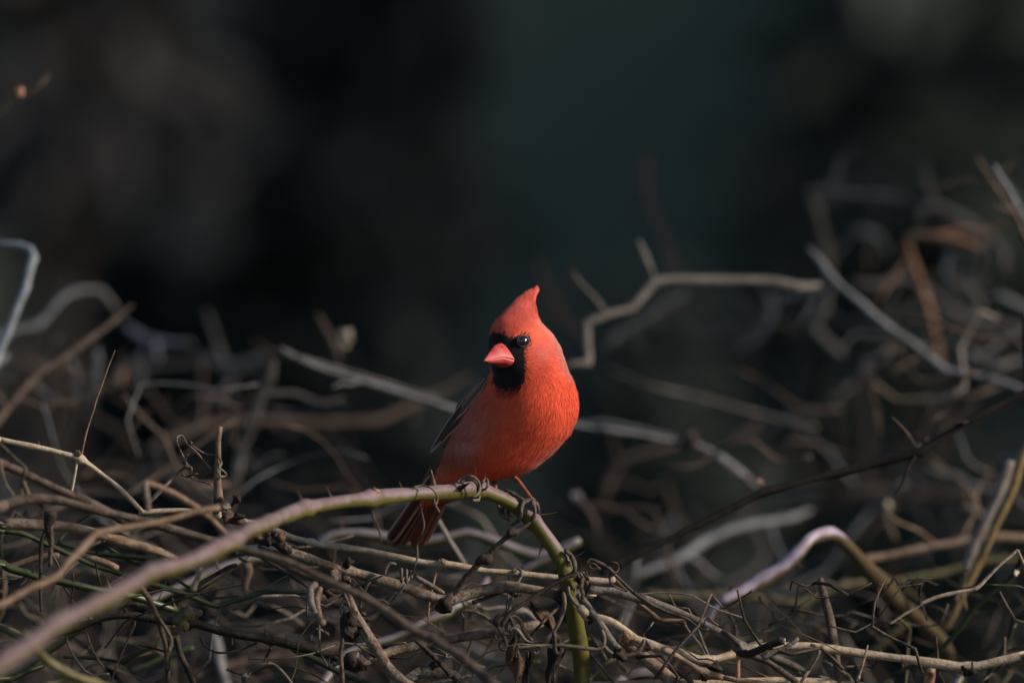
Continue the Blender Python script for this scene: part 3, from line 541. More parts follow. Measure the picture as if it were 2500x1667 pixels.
cane('slate_stick', 'dark slate-grey stick ending in a black knob beside the spotted cane', 'stick', 'grey', G5([(1610, 720), (1680, 800), (1750, 900), (1850, 1040), (1950, 1195), (2030, 1300)]), (9, 11, 12, 12), (.0, -.02), knobs=[(G5([(2025, 1300)])[0], 17, 'dark', 'black_knob'), (G5([(2000, 1280)])[0], 13, 'dark', 'black_knob')])
cane('pale_bottom_bramble', 'pale straight stem lying low under the upright grey stick', 'stem', 'cream', H5([(1380, 1345), (1600, 1332), (2000, 1325)]) + H4([(0, 1540), (150, 1552), (300, 1560), (430, 1580)]), (8, 9, 9), (.03, .05))
cane('upright_stick', 'upright grey-brown stick with a blunt top standing over the long pale tail', 'stick', 'brown', H4([(225, 482), (240, 560), (270, 700), (320, 900), (370, 1150), (400, 1350), (405, 1580)]), (9, 10, 11, 11), (.07, .05), n=9)
cane('thin_bramble', 'thin upright brown stem crossing the long pale tail', 'stem', 'tan', H4([(722, 1168), (695, 1270), (655, 1400), (610, 1545), (600, 1590)]), (2, 4, 5), (.02, .02), knobs=[(H4([(610, 1545)])[0], 7, 'dark', 'bud')])
cane('hooked_bramble', 'thin hooked grey stem beside the upright grey stick', 'stem', 'tendg', H4([(120, 1170), (175, 1185), (212, 1240), (175, 1330), (100, 1440), (30, 1545)]), 4, .03)
cane('zigzag_stalk', 'pale thin zigzag stalk ending in an open fork in front of the straw', 'stalk', 'cream', H4([(950, 950), (1100, 850), (1262, 752), (1320, 722), (1450, 670), (1650, 620), (1850, 582), (1950, 490), (2100, 340), (2285, 178)]), (3, 4, 5, 4, 3.5), (.05, .05), nodes=[(H4([(1850, 580)])[0], 6)], twigs=[(H4([(2285, 180), (2320, 260), (2365, 350)]), (3.5, 3), 'cream')], knobs=[(H4([(1262, 740)])[0], 6, 'dark', 'bud')])
cane('dark_green_cane', 'slim dark green cane running diagonally behind the zigzag stalk', 'cane', 'dgreen', H4([(2360, 180), (2290, 330), (2200, 480), (2000, 640), (1830, 790), (1700, 980), (1550, 1150), (1400, 1290), (1200, 1370), (1000, 1480), (860, 1580)]), (7, 7, 7, 6), (.12, .14), nodes=[(H4([(1830, 790)])[0], 8)], knobs=[(H4([(2265, 425)])[0], 7, 'pale', 'bud')])
cane('dark_green_cane', 'second dark green cane dropping beside the end of the long pale tail', 'cane', 'dgreen', H4([(2400, 820), (2260, 920), (2200, 1080), (2120, 1250), (2030, 1400), (1950, 1560), (1930, 1600)]), (9, 8.5, 8), (.12, .12))
cane('straw_stalk', 'blurred straw-yellow stalk leaning steeply across the tan branch', 'stalk', 'straw', PX([(2560, 1010)]) + H3([(1809, 660), (1740, 900), (1680, 1050), (1600, 1210), (1520, 1400)]) + H4([(1900, 260), (1790, 470), (1680, 700), (1590, 880), (1520, 1010)]), (11, 11, 11, 10), (.28, .3))
cane('grey_stalk', 'blurred grey stalk leaning alongside the straw-yellow stalk', 'stalk', 'bgrey', H3([(1720, 740), (1640, 960), (1540, 1160), (1450, 1330), (1390, 1530)]) + H4([(1760, 420), (1700, 560)]), (12, 12, 10), (.34, .34))
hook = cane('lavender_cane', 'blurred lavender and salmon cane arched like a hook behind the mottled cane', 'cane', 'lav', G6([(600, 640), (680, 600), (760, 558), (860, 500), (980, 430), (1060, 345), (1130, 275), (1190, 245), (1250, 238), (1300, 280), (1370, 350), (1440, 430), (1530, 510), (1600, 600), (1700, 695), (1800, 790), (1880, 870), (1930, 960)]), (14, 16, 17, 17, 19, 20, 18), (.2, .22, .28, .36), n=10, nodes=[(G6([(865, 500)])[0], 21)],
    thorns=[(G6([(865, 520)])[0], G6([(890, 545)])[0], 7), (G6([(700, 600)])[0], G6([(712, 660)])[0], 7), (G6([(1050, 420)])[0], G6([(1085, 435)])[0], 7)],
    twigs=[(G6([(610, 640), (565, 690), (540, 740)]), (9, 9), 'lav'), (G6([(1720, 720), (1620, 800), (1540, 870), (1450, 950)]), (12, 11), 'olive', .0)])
hu = hook.data.attributes['up']; hv = np.empty(len(hook.data.vertices), np.float32); hu.data.foreach_get('value', hv)
hx = 1250 + (np.array([v.co.x for v in hook.data.vertices]) + hook.location.x) / (S * 1.05)          # the falling side of the hook is brown-olive
hu.data.foreach_set('value', (hv - 1.1 * np.clip((hx - 2040) / 60, 0, 1)).astype(np.float32))
cane('lavender_bramble', 'short blurred lavender stem peeping below the mottled cane and its stub', 'stem', 'lavg', G6([(540, 760), (520, 800), (470, 850), (400, 895), (340, 980), (290, 1070), (250, 1120)]), (9, 12, 14), (.2, .22))
cane('violet_bramble', 'pale violet-green stem rising from the gnarled knot behind the black elbow', 'stem', 'lavg', G4([(860, 1590), (920, 1500), (970, 1440), (1050, 1350), (1200, 1290), (1400, 1230), (1600, 1130), (1800, 1050)]) + G5([(420, 845), (560, 780), (690, 650), (745, 565)]), (10, 10, 11, 11), (.12, .16, .2))
cane('violet_arch', 'blurred pale violet stem bowing behind the tail and under the perch', 'stem', 'lavg', G4([(820, 560), (900, 500), (1000, 465), (1150, 465), (1300, 490)]) + B3([(420, 960), (620, 940), (800, 900), (1030, 862), (1200, 905), (1400, 985), (1600, 1055), (1760, 1090), (1900, 1070), (2060, 1000), (2210, 935)]), (13, 13, 13, 13), (.28, .3), thorns=[(G4([(1020, 470)])[0], G4([(1018, 345)])[0], 7)])
cane('violet_bramble', 'blurred violet stem end rising from the cream twig to the perch knot', 'stem', 'lavg', G5([(1050, 520), (1180, 450), (1300, 400), (1400, 340), (1500, 280), (1620, 215)]), (10, 12, 11), .22)
cane('lavender_bow', 'blurred lavender stem arching low beside the spotted cane', 'stem', 'lavg', H5([(230, 1420), (300, 1350), (400, 1285), (550, 1272), (680, 1290), (800, 1330)]), 17, .14)
cane('thin_grey_stalk', 'faint thin grey stalk beside the tail', 'stalk', 'bgrey', B3([(700, 690), (760, 790), (850, 950), (930, 1080), (1010, 1200)]), 6, .2)
cane('brown_stalk', 'upright brown stalk through the gnarled knot', 'stalk', 'brown', G4([(1020, 1150), (1016, 1260), (1008, 1350), (1015, 1480), (1018, 1590)]), (4, 5, 6), -.015)
cane('green_bramble', 'bright green stem branching below the brown thorny cane', 'stem', 'green', G4([(640, 1310), (750, 1365), (850, 1410), (950, 1462), (1050, 1510), (1200, 1570), (1260, 1600)]), 8, (.06, .05))
cane('hair_stalk', 'thin hanging stalk in front of the brown thorny cane', 'stalk', 'tendg', G4([(850, 960), (840, 1040), (845, 1130), (848, 1250), (856, 1340), (905, 1440)]), 3, (-.01, -.01))
cane('cut_stub', 'short cut stub with a pale top at the foot of two tendrils', 'stub', 'brown', G4([(296, 1600), (298, 1560), (300, 1515)]), (9, 9), -.01, knobs=[(G4([(300, 1515)])[0], 8, 'pale', 'cut_end')], tendrils=[(G4([(315, 1530), (340, 1480), (390, 1440), (440, 1425), (500, 1425), (570, 1480), (650, 1575)]), 4, 'tendg', 0), (G4([(445, 1425), (455, 1380), (490, 1310)]), 4, 'tend', 0)])
cane('blurred_cane', 'blurred dark cane lying level below the brown thorny cane', 'cane', 'bdark', G4([(-100, 1510), (0, 1490), (300, 1430), (600, 1370), (900, 1310), (1000, 1290)]), 14, (.4, .42))
cane('blurred_cane', 'blurred pale upright cane behind the brown thorny cane', 'cane', 'bslate', G4([(30, 1130), (70, 1250), (100, 1380), (160, 1590)]), 14, (.4, .4))
cane('forked_dry_stalk', 'upright orange-brown stub with fine wiry tendrils beside the cream twigs', 'stub', 'orange', G2([(2112, 155), (2095, 280), (2085, 420), (2080, 650), (2085, 780), (2090, 900)]), (7, 8, 8, 9, 12), .0,
    tendrils=[(G2([(2030, 580), (1960, 500), (1870, 395), (1790, 325), (1745, 250), (1705, 255), (1692, 300), (1730, 400), (1790, 520), (1835, 560), (1825, 640), (1900, 680), (1960, 695), (2030, 722)]), 2.6, 'tendg', 0),
              (G2([(2070, 430), (1980, 425), (1900, 385), (1840, 340)]), 2.4, 'tendg', 0), (G2([(1740, 620), (1790, 640), (1840, 620), (1895, 612)]), 3, 'tend', 0), (G2([(1830, 330), (1800, 420), (1780, 480)]), 1.4, 'tend', 0),
              (G2([(1770, 545), (1660, 650), (1560, 750), (1420, 890)]), (4, 5, 6), 'tendg', 0), (G2([(2095, 450), (2120, 510), (2095, 555), (2130, 580), (2165, 625), (2105, 640), (2090, 600)]), 3, 'tendg', -.006)],
    knobs=[(G2([(1825, 325)])[0], 4.5, 'tend', 'bud'), (G2([(2095, 880)])[0], 14, 'dark', 'node'), (G2([(1790, 545)])[0], 6, 'brown', 'node')])
cane('dead_bud', 'small black bud on a short stalk near the orange-brown stub', 'bud', 'dark', G2([(2180, 960), (2230, 900), (2265, 855), (2280, 840)]), (3, 4, 9, 8), .02, knobs=[(G2([(2270, 850)])[0], 10, 'dark', 'bud_scale')])
cane('dead_cluster', 'crumbled brown leaf cluster on the perch at its thorny bend', 'leaf cluster', 'brown', G4([(60, 280), (130, 310), (200, 345), (280, 370)]), (9, 14, 15, 9), -.03, wig=.6, knobs=[(G4([(110, 325)])[0], 10, 'pale', 'flake'), (G4([(240, 340)])[0], 13, 'dark', 'flake'), (G4([(155, 270)])[0], 9, 'grey', 'flake'), (G4([(170, 350)])[0], 12, 'leaf', 'flake')])
cane('dead_cluster', 'crumbled dark leaf cluster hanging under the perch beside the cream twig', 'leaf cluster', 'dark', G4([(360, 480), (430, 500), (500, 520), (580, 560), (650, 600)]), (8, 14, 16, 14, 8), -.03, wig=.6, knobs=[(G4([(400, 490)])[0], 12, 'leaf', 'flake'), (G4([(480, 510)])[0], 12, 'dark', 'flake'), (G4([(560, 500)])[0], 12, 'leaf', 'flake'), (G4([(600, 560)])[0], 10, 'brown', 'flake'), (G4([(520, 470)])[0], 9, 'dark', 'flake')], twigs=[(G4([(440, 520), (400, 560), (470, 590), (520, 640)]), 5, 'brown')])
cane('dead_cluster', 'grey crumpled knot of dry stems between the bent twig and the crooked stick', 'leaf cluster', 'brown', G4([(850, 850), (890, 840), (930, 880), (980, 890), (1030, 860)]), (8, 12, 10, 12, 10), -.02, wig=.6, knobs=[(G4([(880, 830)])[0], 9, 'grey', 'flake'), (G4([(950, 790)])[0], 16, 'brown', 'flake'), (G4([(910, 900)])[0], 9, 'dark', 'flake')], twigs=[(G4([(870, 880), (830, 960), (850, 1080), (870, 1120)]), (8, 7, 9), 'orange', -.1), (G4([(800, 790), (780, 880), (790, 980), (820, 1060)]), (9, 9), 'grey', -.06)])
cane('small_twig', 'short brown drooping stalk in the gap below the pale olive stem', 'stalk', 'brown', H7([(1180, 290), (1195, 380), (1170, 470), (1165, 560)]), (13, 11, 7), -.14, ext=False)
cane('small_twig', 'short orange-tan thorn-like spur below the perch over the pale olive stem', 'spur', 'tan', H7([(885, 250), (895, 300), (905, 350)]), (6, 3), -.12, ext=False)
cane('small_twig', 'pale tan prong stuck between the perch and the pale olive stem', 'spur', 'tan', H7([(740, 330), (715, 420), (680, 520), (675, 555)]), (6, 6, 8), -.1, ext=False)
cane('mossy_bramble', 'blurred bright green stem low behind the upright twig', 'stem', 'green', G3([(1250, 1330), (1400, 1270), (1550, 1210), (1700, 1150), (1850, 1100)]), 8, .18)
cane('pale_green_bramble', 'blurred pale green stem rising behind the hanging tendrils', 'stem', 'olive', G3([(420, 1160), (520, 1090), (620, 1020), (720, 950), (800, 920)]), 10, .12)
cane('white_green_bramble', 'blurred whitish stem end below the olive-brown cane', 'stem', 'lavg', G3([(60, 1350), (180, 1310), (290, 1240), (380, 1180)]), 11, .14)
cane('dark_twig', 'thin level dark twig between the tan cane and the perch', 'twig', 'dgreen', G2([(560, 1270), (700, 1320), (860, 1370), (1050, 1390), (1300, 1410), (1600, 1440)]), 6, .06)
cane('dry_twig', 'tan flaky twig under the zigzag pinkish stalk', 'twig', 'tan', G2([(780, 1390), (900, 1430), (1030, 1480), (1130, 1520)]), (7, 9, 8), .03)
cane('orange_twig', 'orange twig rising behind the two thin stalks', 'twig', 'orange', G2([(30, 1520), (150, 1480), (300, 1430), (450, 1400), (560, 1400)]), (6, 9, 9), .02)
cane('dark_rising_twig', 'dark stub rising behind the black twig on the perch', 'stub', 'dark', H3([(1100, 560), (1060, 620)]), 6, .3, ext=False)
cane('reed_bramble', 'short reddish stem under the dead node of the long pale tail', 'stem', 'bred', H4([(1380, 1400), (1370, 1480), (1360, 1590)]), 12, .1)
cane('reed_bramble', 'short pale lavender stem just under the dead node of the long pale tail', 'stem', 'lavg', H4([(1690, 1480), (1660, 1530), (1620, 1600)]), 13, .1)
cane('light_twig', 'light grey forked twig rising to the long pale tail beside the black stub', 'twig', 'grey', H5([(1750, 1095), (1850, 1050), (1980, 1000), (2080, 930), (2130, 890)]), (8, 7, 6), -.02)
cane('dark_cane_low', 'dark weathered cane under the light forked twig', 'cane', 'grey', H5([(1810, 1070), (1950, 1130), (2100, 1190), (2250, 1260), (2352, 1290)]) + H4([(60, 1480), (160, 1520)]), (10, 11, 12), .06)

# dead leaves hanging in the tangle
def dead_leaf(label, cx, cy, wpx, hpx, d, mat):
    nu, nv = 9, 15; v = []; f = []; c = px2w(cx, cy, d); ph = random.random() * 9
    for j in range(nv):
        t = j / (nv - 1); wv = math.sin(math.pi * min(t * 1.04 + .06, 1)) ** .6
        for i in range(nu):
            u = (i / (nu - 1) - .5) * 2
            x = u * wpx * .5 * wv * (0.8 + .25 * math.sin(t * 9 + ph)) + 6 * math.sin(t * 7 + ph)
            y = (t - .5) * hpx + 5 * math.sin(u * 4 + t * 6)
            z = (abs(u) ** 1.3 * 16 + 8 * math.sin(u * 5 + t * 11 + ph) + 6 * math.sin(t * 17 + u * 3)) * wv
            v.append(Vector((x * S, z * S, -y * S)))
    for j in range(nv - 1):
        for i in range(nu - 1): f.append((j * nu + i, j * nu + i + 1, (j + 1) * nu + i + 1, (j + 1) * nu + i))
    me = mesh_from('dead_leaf', v, f, M[mat]); fattr(me, 'up', [0] * len(v))
    o = bpy.data.objects.new('dead_leaf', me); link(o); o.location = c
    mo = o.modifiers.new('thickness', 'SOLIDIFY'); mo.thickness = 0.0004
    pa, ra = resample([Vector((0, .0, (hpx * .62) * S)), Vector((2 * S, .001, 0)), Vector((0, .001, -hpx * .47 * S))], [3 * S, 2.2 * S, 1.2 * S], .002)
    vv, ff, up = sweep(pa, ra, 6); me2 = mesh_from('midrib', vv, ff, M['brown']); fattr(me2, 'up', up); link(bpy.data.objects.new('midrib', me2), o)
    tag(o, label, 'leaf'); return o
dead_leaf('crumpled tan dead leaf hanging from the coiled tendrils', 1258, 1612, 46, 120, -.01, 'leaf')
dead_leaf('blackened curled dead leaf hanging beside the olive perch stem', 1352, 1625, 48, 130, -.012, 'dleaf')
dead_leaf('narrow dark dead leaf between the tan one and the blackened one', 1288, 1640, 22, 110, .0, 'dleaf')
dead_leaf('dull brown strip of dead leaf slung under the perch knot', 1335, 1520, 30, 120, .03, 'leaf').rotation_euler = (0, R(-38), 0)

# ------------------------------------------------------------------ canes farther back, out of focus
BG = [
 # name, label, mat, pts, r, d, extra twigs
 ('dark_branch', 'long straight blackish branch rising to the right behind the lavender hook', 'black', F([(1380, 1318), (1420, 1296), (1600, 1207), (1750, 1127), (1900, 1090), (2108, 1036), (2220, 975), (2352, 903), (2450, 850)]), (15, 16, 16, 16), (.11, .13), [(F([(2110, 1036), (2080, 990), (2048, 958)]), (6, 6), 'brown')]),
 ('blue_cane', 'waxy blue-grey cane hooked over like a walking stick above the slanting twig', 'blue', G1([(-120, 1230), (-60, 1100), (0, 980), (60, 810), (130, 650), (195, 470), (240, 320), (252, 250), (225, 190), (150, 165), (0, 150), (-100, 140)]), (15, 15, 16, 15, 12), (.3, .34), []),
 ('arched_cane', 'grey cane bowing up beside the blue-grey hook', 'bslate', G1([(-30, 860), (100, 815), (280, 765), (400, 655), (500, 565), (620, 500), (760, 495), (860, 600), (950, 740)]), (14, 13, 13), (.6, .7), []),
 ('slanting_twig', 'straight brown twig slanting up to a pointed end past the blue-grey hook', 'bbrown', G1([(-100, 1620), (0, 1480), (100, 1350), (220, 1220), (310, 1130), (500, 1010), (700, 870), (850, 750), (1015, 605)]), (13, 12, 12, 9), (.38, .42), []),
 ('grey_cane', 'blurred slate cane forking behind the fine upright stalk', 'bslate', G1([(1470, 910), (1280, 920), (1150, 890), (1050, 830), (960, 760)]), 17, (.75, .8), [(G1([(1120, 960), (1050, 1030), (960, 1090), (880, 1180), (820, 1260)]), (15, 14), 'bgrey')]),
 ('grey_stub', 'short pale blurred upright stub behind the fine stalk', 'bslate', G1([(750, 940), (748, 1040), (720, 1200), (700, 1400)]), (16, 14, 13), .6, []),
 ('grey_stub', 'short blurred slate stub below the slanting twig', 'bslate', G1([(540, 1020), (565, 1120), (590, 1260), (600, 1360)]), 14, .6, []),
 ('bark_piece', 'small rusty blurred dead leaf bit behind the fine stalk', 'bred', G1([(960, 1090), (920, 1160), (890, 1260)]), (14, 16), .7, []),
 ('grey_cane', 'wide blurred olive-grey cane running up to the leaning grey cane', 'bgrey', H1([(280, 370), (450, 440), (620, 440), (780, 400), (860, 370)]), (20, 20, 15), (.85, .8), [(H1([(850, 380), (760, 320), (690, 280)]), (12, 10), 'bbrown')]),
 ('leaning_cane', 'blurred light grey cane leaning down from the split straw toward the orange stub', 'bgrey', H1([(845, 420), (800, 540), (760, 650), (690, 860), (610, 1080), (550, 1300), (500, 1500), (460, 1700)]), (15, 16, 18, 18), (.5, .55), []),
 ('split_straw', 'pale grooved split straw running behind the bird at wing height', 'bslate', H1([(900, 310), (960, 350), (1060, 410), (1200, 470), (1500, 560), (1800, 660), (2100, 745), (2300, 800)]) + H2([(-400, 330), (-100, 420), (180, 470), (400, 503), (650, 552), (860, 592), (990, 600)]), (14, 13, 12, 12, 13), (.4, .46), [(H1([(960, 330), (1200, 425), (1500, 510), (1800, 600), (2100, 690)]), (6, 6), 'bgrey'), (H2([(180, 420), (400, 450), (650, 500), (900, 555)]), (7, 6), 'bslate'), (H2([(1040, 600), (1200, 700), (1350, 805), (1500, 930)]), (19, 18), 'bslate')]),
 ('brown_bough', 'blurred brown bough bending up behind the wing', 'bbrown', H1([(-80, 1030), (100, 980), (300, 920), (530, 865), (800, 880), (1200, 875), (1600, 885), (1740, 840), (1900, 745), (2100, 645), (2352, 520)]), (13, 14, 15, 16), (.7, .8), []),
 ('budded_twig', 'blurred twig with two pale round buds above the split straw', 'bbrown', H1([(1180, 50), (1230, 160), (1280, 250), (1330, 330), (1350, 430)]), (11, 13, 12), .55, []),
 ('forked_bough', 'blurred kinked grey-brown bough forking right of the bird head', 'bpale', G7([(230, 1535), (390, 1525), (392, 1400), (390, 1240), (550, 1195), (690, 1155), (770, 1050), (850, 955), (1000, 945), (1200, 955), (1450, 955), (1650, 945), (1850, 1000), (2010, 985)]), (14, 15, 15, 15, 16, 17), (.42, .46), [(G7([(850, 950), (800, 820), (740, 680)]), (13, 13), 'bgrey')]),
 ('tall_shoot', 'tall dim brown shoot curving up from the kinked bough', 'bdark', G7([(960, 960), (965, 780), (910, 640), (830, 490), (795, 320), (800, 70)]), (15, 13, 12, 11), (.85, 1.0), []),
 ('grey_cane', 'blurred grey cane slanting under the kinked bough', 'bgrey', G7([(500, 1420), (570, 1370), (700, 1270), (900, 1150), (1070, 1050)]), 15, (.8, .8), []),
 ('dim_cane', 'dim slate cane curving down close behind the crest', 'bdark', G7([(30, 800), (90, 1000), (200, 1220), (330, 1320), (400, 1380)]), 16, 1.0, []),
 ('square_bough', 'blurred grey bough bent square at its top above the orange-brown cane', 'bgrey', G8([(760, 325), (600, 305), (400, 292), (200, 275), (230, 390), (270, 560), (290, 720), (310, 860)]), (12, 13, 14, 15), (.85, .9), []),
 ('drooping_bough', 'blurred grey-brown bough drooping over the orange-brown cane', 'bgrey', G8([(840, 470), (840, 380), (920, 365), (1100, 460), (1250, 540), (1320, 640), (1340, 780)]), 14, .85, []),
 ('orange_brown_cane', 'rusty orange-brown cane bent sharply at the top and hanging down', 'bred', G8([(1190, 610), (1050, 565), (890, 548), (790, 535), (755, 580), (780, 700), (830, 840), (890, 1010), (930, 1180), (960, 1320)]), (14, 15, 14, 13), (.65, .7), []),
 ('diagonal_cane', 'long slate-grey cane sloping down to meet the blackish branch', 'bslate', G8([(170, 610), (230, 690), (290, 760), (380, 860), (480, 940), (600, 1040), (750, 1150), (880, 1262), (1000, 1332), (1150, 1370), (1320, 1402), (1447, 1450), (1560, 1500)]), (14, 15, 15, 14), (.5, .45), []),
 ('looped_cane', 'blurred grey cane twisting down below the square-bent bough', 'bgrey', G8([(310, 840), (270, 970), (215, 1080), (300, 1170), (390, 1250)]), 15, .8, []),
 ('small_arch', 'small blurred arch of grey twig under the square-bent bough', 'bslate', G8([(430, 540), (480, 520), (590, 540), (660, 690)]), 14, 1.0, [(G8([(545, 550), (540, 650), (530, 780)]), (14, 13), 'bbrown')]),
 ('wavy_cane', 'blurred wavy grey-brown cane crossing behind the rusty cane', 'bgrey', G8([(440, 820), (600, 845), (720, 780), (860, 860), (1000, 965), (1150, 1035), (1300, 1080), (1447, 1095), (1550, 1100)]), 15, (.8, .85), []),
 ('pale_fork', 'pale blurred fork between the rusty cane and the drooping bough', 'bslate', G8([(1015, 650), (995, 760), (1010, 880)]), 13, .75, [(G8([(1040, 810), (1110, 830), (1160, 890), (1195, 960)]), (14, 13), 'bgrey')]),
 ('pale_cane', 'blurred pale cane end above the wavy cane at the thicket edge', 'bslate', G8([(1270, 890), (1350, 930), (1460, 985), (1560, 1030)]), 17, .7, []),
 ('dim_cane', 'dim dark cane curving below the wavy cane', 'bdark', G8([(960, 1250), (1100, 1245), (1250, 1230), (1400, 1180), (1500, 1110)]), 13, 1.0, []),
 ('bare_shoot', 'brown bare shoot leaning out of the thicket beside the bluish shoot', 'bbrown', G8([(1170, 80), (1280, 260), (1380, 400), (1460, 540), (1540, 700)]), (10, 13, 14), .5, []),
 ('bluish_shoot', 'thin bluish white shoot beside the brown bare shoot', 'blue', G8([(1275, 125), (1310, 190), (1350, 265), (1447, 425), (1530, 580)]), (8, 8, 9), .38, []),
 ('hanging_twig', 'blurred grey twig hanging below the sloping slate cane', 'bgrey', G8([(660, 1170), (610, 1265), (525, 1295), (510, 1400)]), 14, .8, [(G8([(620, 1250), (700, 1050), (800, 900)]), (11, 11), 'bdark')]),
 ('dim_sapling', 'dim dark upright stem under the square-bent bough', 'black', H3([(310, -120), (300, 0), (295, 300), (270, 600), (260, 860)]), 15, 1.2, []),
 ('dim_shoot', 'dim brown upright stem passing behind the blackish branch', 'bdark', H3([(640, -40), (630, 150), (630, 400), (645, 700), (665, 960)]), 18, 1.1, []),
 ('grey_cane', 'blurred grey crooked cane below the kinked bough beside the tall dark gap', 'bslate', G7([(1420, 1430), (1520, 1380), (1600, 1310), (1670, 1220), (1640, 1100), (1600, 1030)]), 13, .9, [(G7([(1670, 1220), (1770, 1280), (1870, 1330)]), (12, 10), 'bdark')]),
 ('drooping_twig', 'blurred brown twig bending down from the straw joint below the breast', 'bbrown', H2([(940, 600), (750, 665), (560, 710), (480, 760), (420, 900), (370, 1060)]), (16, 16, 15), .75, []),
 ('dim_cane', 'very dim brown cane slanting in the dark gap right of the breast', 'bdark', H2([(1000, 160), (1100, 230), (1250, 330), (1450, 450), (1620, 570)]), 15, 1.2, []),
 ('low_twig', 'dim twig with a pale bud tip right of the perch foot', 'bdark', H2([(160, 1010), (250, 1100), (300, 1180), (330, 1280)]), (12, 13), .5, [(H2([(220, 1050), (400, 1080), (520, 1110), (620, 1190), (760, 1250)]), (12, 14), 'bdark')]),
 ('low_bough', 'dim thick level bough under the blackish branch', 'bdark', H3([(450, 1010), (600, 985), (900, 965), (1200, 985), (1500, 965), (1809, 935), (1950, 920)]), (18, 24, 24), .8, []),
 ('grey_bough', 'blurred wide grey bough rising behind the lavender hook', 'bslate', H2([(600, 1580), (780, 1500), (900, 1470), (1000, 1400), (1120, 1320), (1300, 1235), (1500, 1215), (1750, 1170), (1900, 1100)]), 17, (.5, .6), []),
 ('pale_branch', 'blurred tan branch running level past the straw-yellow stalk', 'tan', G6([(1410, 395), (1470, 375), (1550, 360), (1750, 322), (1950, 290), (2150, 270), (2352, 255), (2450, 245)]), (14, 15, 15), (.33, .36), []),
 ('olive_branch', 'blurred olive-grey branch sagging behind the lavender hook', 'olive', G6([(180, 570), (280, 590), (500, 602), (700, 602), (900, 622), (1050, 642), (1130, 612), (1300, 545), (1450, 515), (1650, 512), (1850, 470), (1950, 440), (2150, 400), (2352, 390), (2450, 380)]), 13, (.36, .42), []),
 ('green_shoot', 'lone green shoot with a pale tip reaching in high over the thicket', 'green', F([(-70, 325), (-20, 282), (15, 248), (42, 212)]), (8, 7, 6), -.35, []),
 ('brown_bud', 'lone soft brown bud twig high beside the green shoot', 'bdark', F([(60, 225), (80, 205), (98, 190), (112, 172)]), (4, 8, 12, 7), -.45, []),
 ('upright_dim', 'dim upright stem behind the rusty cane', 'bdark', H3([(1250, 150), (1240, 300), (1230, 480), (1200, 700), (1160, 980)]), 15, .9, []),
 ('bud_twig', 'dim twig topped by a pale round bud under the low bough', 'bbrown', H3([(800, 1060), (795, 1160), (830, 1260), (860, 1330)]), (12, 11, 14), .5, []),
 ('leaf_scrap', 'pale blurred scrap of dry leaf on the low bough', 'bgrey', H3([(1340, 1090), (1400, 1080), (1450, 1110), (1510, 1120)]), (9, 15, 9), .5, [(H3([(1390, 1080), (1380, 980), (1340, 880), (1200, 780), (1100, 690)]), (8, 7), 'bbrown')]),
]
SC = lambda v, k: tuple(q * k for q in v) if isinstance(v, tuple) else (v * k if v > 0 else v)
SH = {'blue_cane': 0, 'green_shoot': 0, 'brown_bud': 0, 'leaf_scrap': 0, 'bark_piece': 0, 'dark_branch': 3, 'split_straw': 2, 'forked_bough': 1, 'square_bough': 5, 'drooping_bough': 4, 'diagonal_cane': 4, 'wavy_cane': 5}
def TP(r_, pts_):                            # taper towards ends that lie free inside the frame
    n_ = len(pts_); L_ = interp(r_, n_) if isinstance(r_, tuple) else [r_] * n_; ins_ = lambda p: 6 < p[0] < 2494 and p[1] < 1652
    return tuple(q * (.55 if (i == 0 and ins_(pts_[0])) or (i == n_ - 1 and ins_(pts_[-1])) else 1) for i, q in enumerate(L_))
for nm, lab, mt, pts, rr, dd, tw in BG:
    o = cane(nm, lab, {'bark_piece': 'leaf', 'leaf_scrap': 'leaf', 'brown_bud': 'bud'}.get(nm, 'branch'), mt, pts, TP(SC(rr, .64), pts), SC(dd, 1.35), ten=.10, wig=.45, shoots=SH.get(nm, 3), nodes=[(p_, (rr if not isinstance(rr, tuple) else rr[0]) * .80) for p_ in pts[1:-1:2]], twigs=[(q[0], TP(SC(q[1], .64), q[0])) + tuple(q[2:]) for q in tw])
    if nm == 'budded_twig':
        for q, k in (((1392, 215), 15), ((1375, 285), 11)): lump('bud', px2w(*H1([q])[0], .53 * 1.35), k * S * 1.09, M['pale'], o.location, o)
    if nm == 'low_twig': lump('bud', px2w(*H2([(165, 1005)])[0], .49 * 1.35), 13 * S, M['bslate'], o.location, o)
    if nm == 'bud_twig': lump('bud', px2w(*H3([(808, 1070)])[0], .49 * 1.35), 13 * S, M['pale'], o.location, o)
    if nm == 'green_shoot': lump('pale_tip', px2w(*F([(43, 212)])[0], -.35), 9 * S, M['bred'], o.location, o)
    if nm == 'split_straw': lump('dark_joint', px2w(*H2([(1000, 585)])[0], .45 * 1.35), 26 * S, M['bdark'], o.location, o)
    if nm == 'dark_branch': lump('knob', px2w(*F([(1745, 1108)])[0], .21 * 1.35), 11 * S, M['bbrown'], o.location, o)
    if nm == 'dark_branch': lump('knob', px2w(*F([(2112, 1030)])[0], .21 * 1.35), 12 * S, M['brown'], o.location, o)

